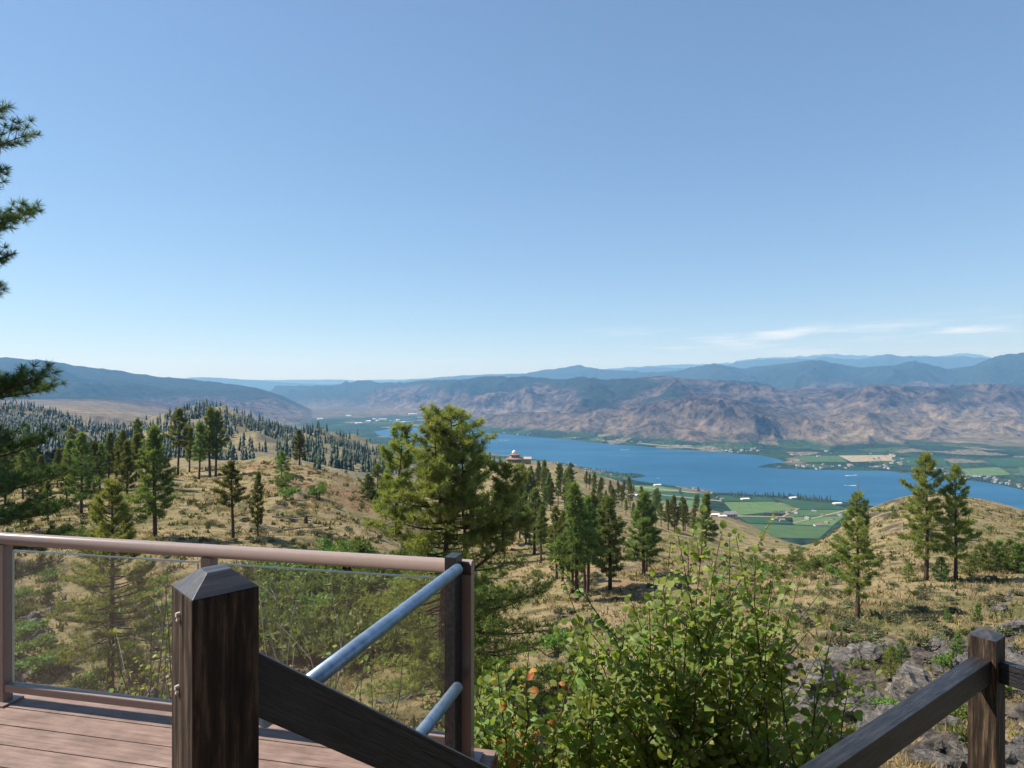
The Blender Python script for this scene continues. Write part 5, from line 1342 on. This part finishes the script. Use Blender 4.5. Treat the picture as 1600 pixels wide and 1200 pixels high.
def shrub(name, label, base, spread, tips, size, n_obj, rg, mt_mass, twigs=4, leaf_from=0.3, spacing=0.05, odd=None, objs_front=True):
    root = empty(name, base); tag(root, label, 'shrub')
    L = []                                         # (pos, axis, normal, size, kind)
    for tx in tips:
        b0 = Vector((rg.gauss(0, spread), rg.gauss(0, spread * 0.6), -0.05)); b0.z = H1(base[0] + b0.x, base[1] + b0.y) - base[2] - 0.05
        t = Vector(tx) - Vector(base)
        ctrl = b0.lerp(t, 0.45) + Vector((rg.gauss(0, 0.07), rg.gauss(0, 0.07), 0.22 * (t - b0).length * 0.5))
        n = 9; P = [b0 * (1 - u) ** 2 + ctrl * 2 * u * (1 - u) + t * u * u + Vector((rg.gauss(0, 0.012), rg.gauss(0, 0.012), 0)) * (1 if 0 < i < n - 1 else 0) for i, u in enumerate([k / (n - 1) for k in range(n)])]
        m = MB(); m.tube(P, [0.0075 * (1 - 0.86 * k / (n - 1)) + 0.0012 for k in range(n)], 5, cap=False)
        paths = [(P, leaf_from)]
        ln = (t - b0).length
        for q in range(twigs):
            u = rg.uniform(0.3, 0.92); i = int(u * (n - 1)); a = P[i]; d = (P[min(i + 1, n - 1)] - P[max(i - 1, 0)]).normalized()
            dv = (d * 0.8 + Vector((rg.gauss(0, 0.6), rg.gauss(0, 0.6), rg.uniform(0, 0.6)))).normalized()
            l = rg.uniform(0.14, 0.42) * (1.15 - u * 0.6)
            T = [a + dv * l * k / 3 + Vector((0, 0, 0.05 * l * (k / 3) ** 2)) for k in range(4)]
            m.tube(T, [0.004, 0.003, 0.0022, 0.001], 4, cap=False); paths.append((T, 0.15))
        m.build('stem', M['twig'], root)
        for P_, uf in paths:
            tot = sum((P_[i + 1] - P_[i]).length for i in range(len(P_) - 1)); cnt = max(2, int(tot * (1 - uf) / spacing)); sg = 1
            for k in range(cnt + 1):
                u = uf + (1 - uf) * k / max(1, cnt); f = u * (len(P_) - 1); i = min(int(f), len(P_) - 2)
                p = P_[i].lerp(P_[i + 1], f - i); d = (P_[i + 1] - P_[i]).normalized()
                sd_ = d.cross(Vector((0, 0, 1)));  sd_ = sd_.normalized() if sd_.length > 0.05 else Vector((1, 0, 0))
                sd_ = (Matrix.Rotation(rg.uniform(-0.9, 0.9), 3, d) @ sd_) * sg; sg = -sg
                ax = (d * rg.uniform(0.3, 0.9) + sd_ + Vector((0, 0, rg.uniform(-0.45, 0.3)))).normalized()
                if k == cnt: ax = (d + Vector((0, 0, 0.1))).normalized()
                nr = (Vector((rg.gauss(0, 0.75), rg.gauss(-0.35, 0.75), 0.7)) + sun_dir * 0.35); nr = (nr - ax * nr.dot(ax)).normalized()
                s = size * rg.uniform(0.6, 1.2) * (0.75 if u > 0.9 else 1.0)
                L.append((p + ax * s * 0.28, ax, nr, s))
    bs = Vector(base)
    kinds = []
    for p, ax, nr, s in L:
        w = p + bs; px = 800 + 1000 * w.x / w.y; py = 600 - 1000 * w.z / w.y
        kinds.append(odd(px, py, rg) if odd else 'g')
    vis = [i for i, (p, *_r) in enumerate(L) if 600 - 1000 * (p.z + bs.z) / (p.y + bs.y) < 1200]
    vis.sort(key=lambda i: (L[i][0].y + bs.y) / L[i][3])
    chosen = set(vis[:n_obj])
    mass = {'g': ([], []), 'y': ([], []), 'o': ([], [])}
    for i, (p, ax, nr, s) in enumerate(L):
        x = ax.cross(nr).normalized(); mt4 = Matrix((x * s, ax * s, nr * s)).transposed().to_4x4(); mt4.translation = p
        k = kinds[i]
        me, pts, fs = rg.choice(LEAF) if k == 'g' else (LEAFY if k == 'y' else LEAFO)
        if i in chosen:
            o = bpy.data.objects.new('leaf', me); COL.objects.link(o); o.parent = root; o.matrix_basis = mt4
        else:
            R3 = np.array(mt4.to_3x3()); V, F = mass[k]; b = len(V) * len(pts)
            V.append(pts @ R3.T + np.array(p)); F += [[b + q for q in f] for f in fs]
    for k, nm, mm in (('g', 'leaf_mass', mt_mass), ('y', 'yellow_leaves', M['leaf_y']), ('o', 'withered_leaves', M['leaf_o'])):
        V, F = mass[k]
        if not V: continue
        me = bpy.data.meshes.new(nm); me.from_pydata([tuple(v) for v in np.concatenate(V)], [], F); me.materials.append(mm)
        for p in me.polygons: p.use_smooth = True
        me.update(); o = link(nm, me, root); o['kind'] = 'stuff'
    return len(L)
rg = random.Random(42)
def tip(px, py, Y): return ((px - 800) / 1000 * Y, Y, -(py - 600) / 1000 * Y)
def odd_main(px, py, r):
    if 780 < px < 890 and py > 1035 and r.random() < 0.12: return 'o'
    if r.random() < 0.05: return 'y'
    return 'g'
ENV = [(880, 905), (930, 965), (985, 935), (1020, 905), (1048, 845), (1075, 850), (1100, 803), (1128, 830), (1150, 838), (1180, 868), (1215, 878), (1250, 905), (1288, 918), (1300, 990), (1330, 1040), (1345, 1090)]
ex_, ey_ = [e[0] for e in ENV], [e[1] for e in ENV]
tips = [tip(x, y, rg.uniform(3.5, 4.0)) for x, y in ENV] + [tip(862, 872, 3.6), tip(1205, 812, 3.7), tip(1060, 838, 3.5), tip(1140, 842, 3.9)]
for i in range(84):
    px = rg.uniform(880, 1345); top = np.interp(px, ex_, ey_)
    py = top + 25 + (1190 - top) * rg.random() ** 1.15
    tips.append(tip(px, py, rg.uniform(3.2, 4.4)))
bx, by = 1.02, 3.95
n1 = shrub('leafy_shrub', 'large leafy green shrub with rounded leaves rising before the dry slope', (bx, by, H1(bx, by)), 0.62, tips, 0.058, 300, rg, M['leaf_i'], twigs=8, leaf_from=0.32, spacing=0.030, odd=odd_main)
tips = []
for i in range(64):
    px = rg.uniform(660, 980); top = np.interp(px, [670, 700, 760, 830, 900, 960], [1085, 1060, 1040, 1000, 985, 990])
    tips.append(tip(px, top + (1210 - top) * rg.random() ** 1.2, rg.uniform(3.2, 4.2)))
bx, by = 0.12, 3.85
n2 = shrub('leafy_shrub', 'lower leafy shrub with orange withered leaves beside the black corner post', (bx, by, H1(bx, by)), 0.28, tips, 0.054, 300, rg, M['leaf_i'], twigs=7, leaf_from=0.3, spacing=0.031, odd=odd_main)
tips = [tip(rg.uniform(170, 275), rg.uniform(890, 1090), rg.uniform(4.3, 5.0)) for _ in range(13)] + [tip(180, 990, 4.4), tip(262, 900, 4.6)]
bx, by = -2.55, 4.75
n3 = shrub('sparse_shrub', 'sparse yellow green twiggy shrub behind the left glass panel', (bx, by, H1(bx, by)), 0.22, tips, 0.044, 200, rg, M['leaf_y'], twigs=3, leaf_from=0.45, spacing=0.085, odd=lambda px, py, r: 'y' if r.random() < 0.55 else 'g')
tips = [tip(rg.uniform(400, 640), rg.uniform(940, 1100), rg.uniform(4.6, 5.6)) for _ in range(12)]
bx, by = -1.45, 5.2
n4 = shrub('sparse_shrub', 'sparse olive shrub between the timber post and the steel pipe', (bx, by, H1(bx, by)), 0.3, tips, 0.040, 150, rg, M['leaf_i'], twigs=4, leaf_from=0.45, spacing=0.08, odd=lambda px, py, r: 'y' if r.random() < 0.35 else 'g')
# bare dead stems
def dead_shrub(base, tips, label):
    root = empty('dead_shrub', base); tag(root, label, 'shrub', 'dead shrubs behind the railing'); bs = Vector(base)
    for t_ in tips:
        b0 = Vector((rg.gauss(0, 0.15), rg.gauss(0, 0.15), -0.1)); t = Vector(t_) - bs; c = b0.lerp(t, 0.5) + Vector((rg.gauss(0, 0.2), 0, 0.35))
        n = 9; P = [b0 * (1 - u) ** 2 + c * 2 * u * (1 - u) + t * u * u + Vector((rg.gauss(0, 0.015), 0, rg.gauss(0, 0.015))) for u in [k / (n - 1) for k in range(n)]]
        m = MB(); m.tube(P, [0.009 * (1 - 0.8 * k / (n - 1)) for k in range(n)], 5, cap=False)
        for q in range(5):
            i = rg.randint(3, n - 2); d = (P[i + 1] - P[i]).normalized(); dv = (d + Vector((rg.gauss(0, 0.7), rg.gauss(0, 0.4), rg.gauss(0, 0.4)))).normalized(); l = rg.uniform(0.15, 0.5)
            m.tube([P[i], P[i] + dv * l * 0.5 + Vector((0, 0, 0.02)), P[i] + dv * l], [0.004, 0.003, 0.001], 4, cap=False)
        m.build('stem', M['dead_twig'], root)
dead_shrub((-1.75, 5.6, H1(-1.75, 5.6)), [tip(x, y, rg.uniform(5.2, 6.2)) for x, y in [(425, 872), (392, 875), (440, 900), (470, 905), (515, 862), (545, 930), (410, 930), (500, 960), (460, 1000)]], 'pale leafless dead shrub sticking up behind the timber post')
dead_shrub((-2.6, 5.0, H1(-2.6, 5.0)), [tip(x, y, rg.uniform(4.6, 5.2)) for x, y in [(255, 895), (270, 925), (205, 965), (225, 990), (180, 1010), (250, 985)]], 'pale leafless dead stems behind the left glass panel')
print('leaves', n1, n2, n3, n4)
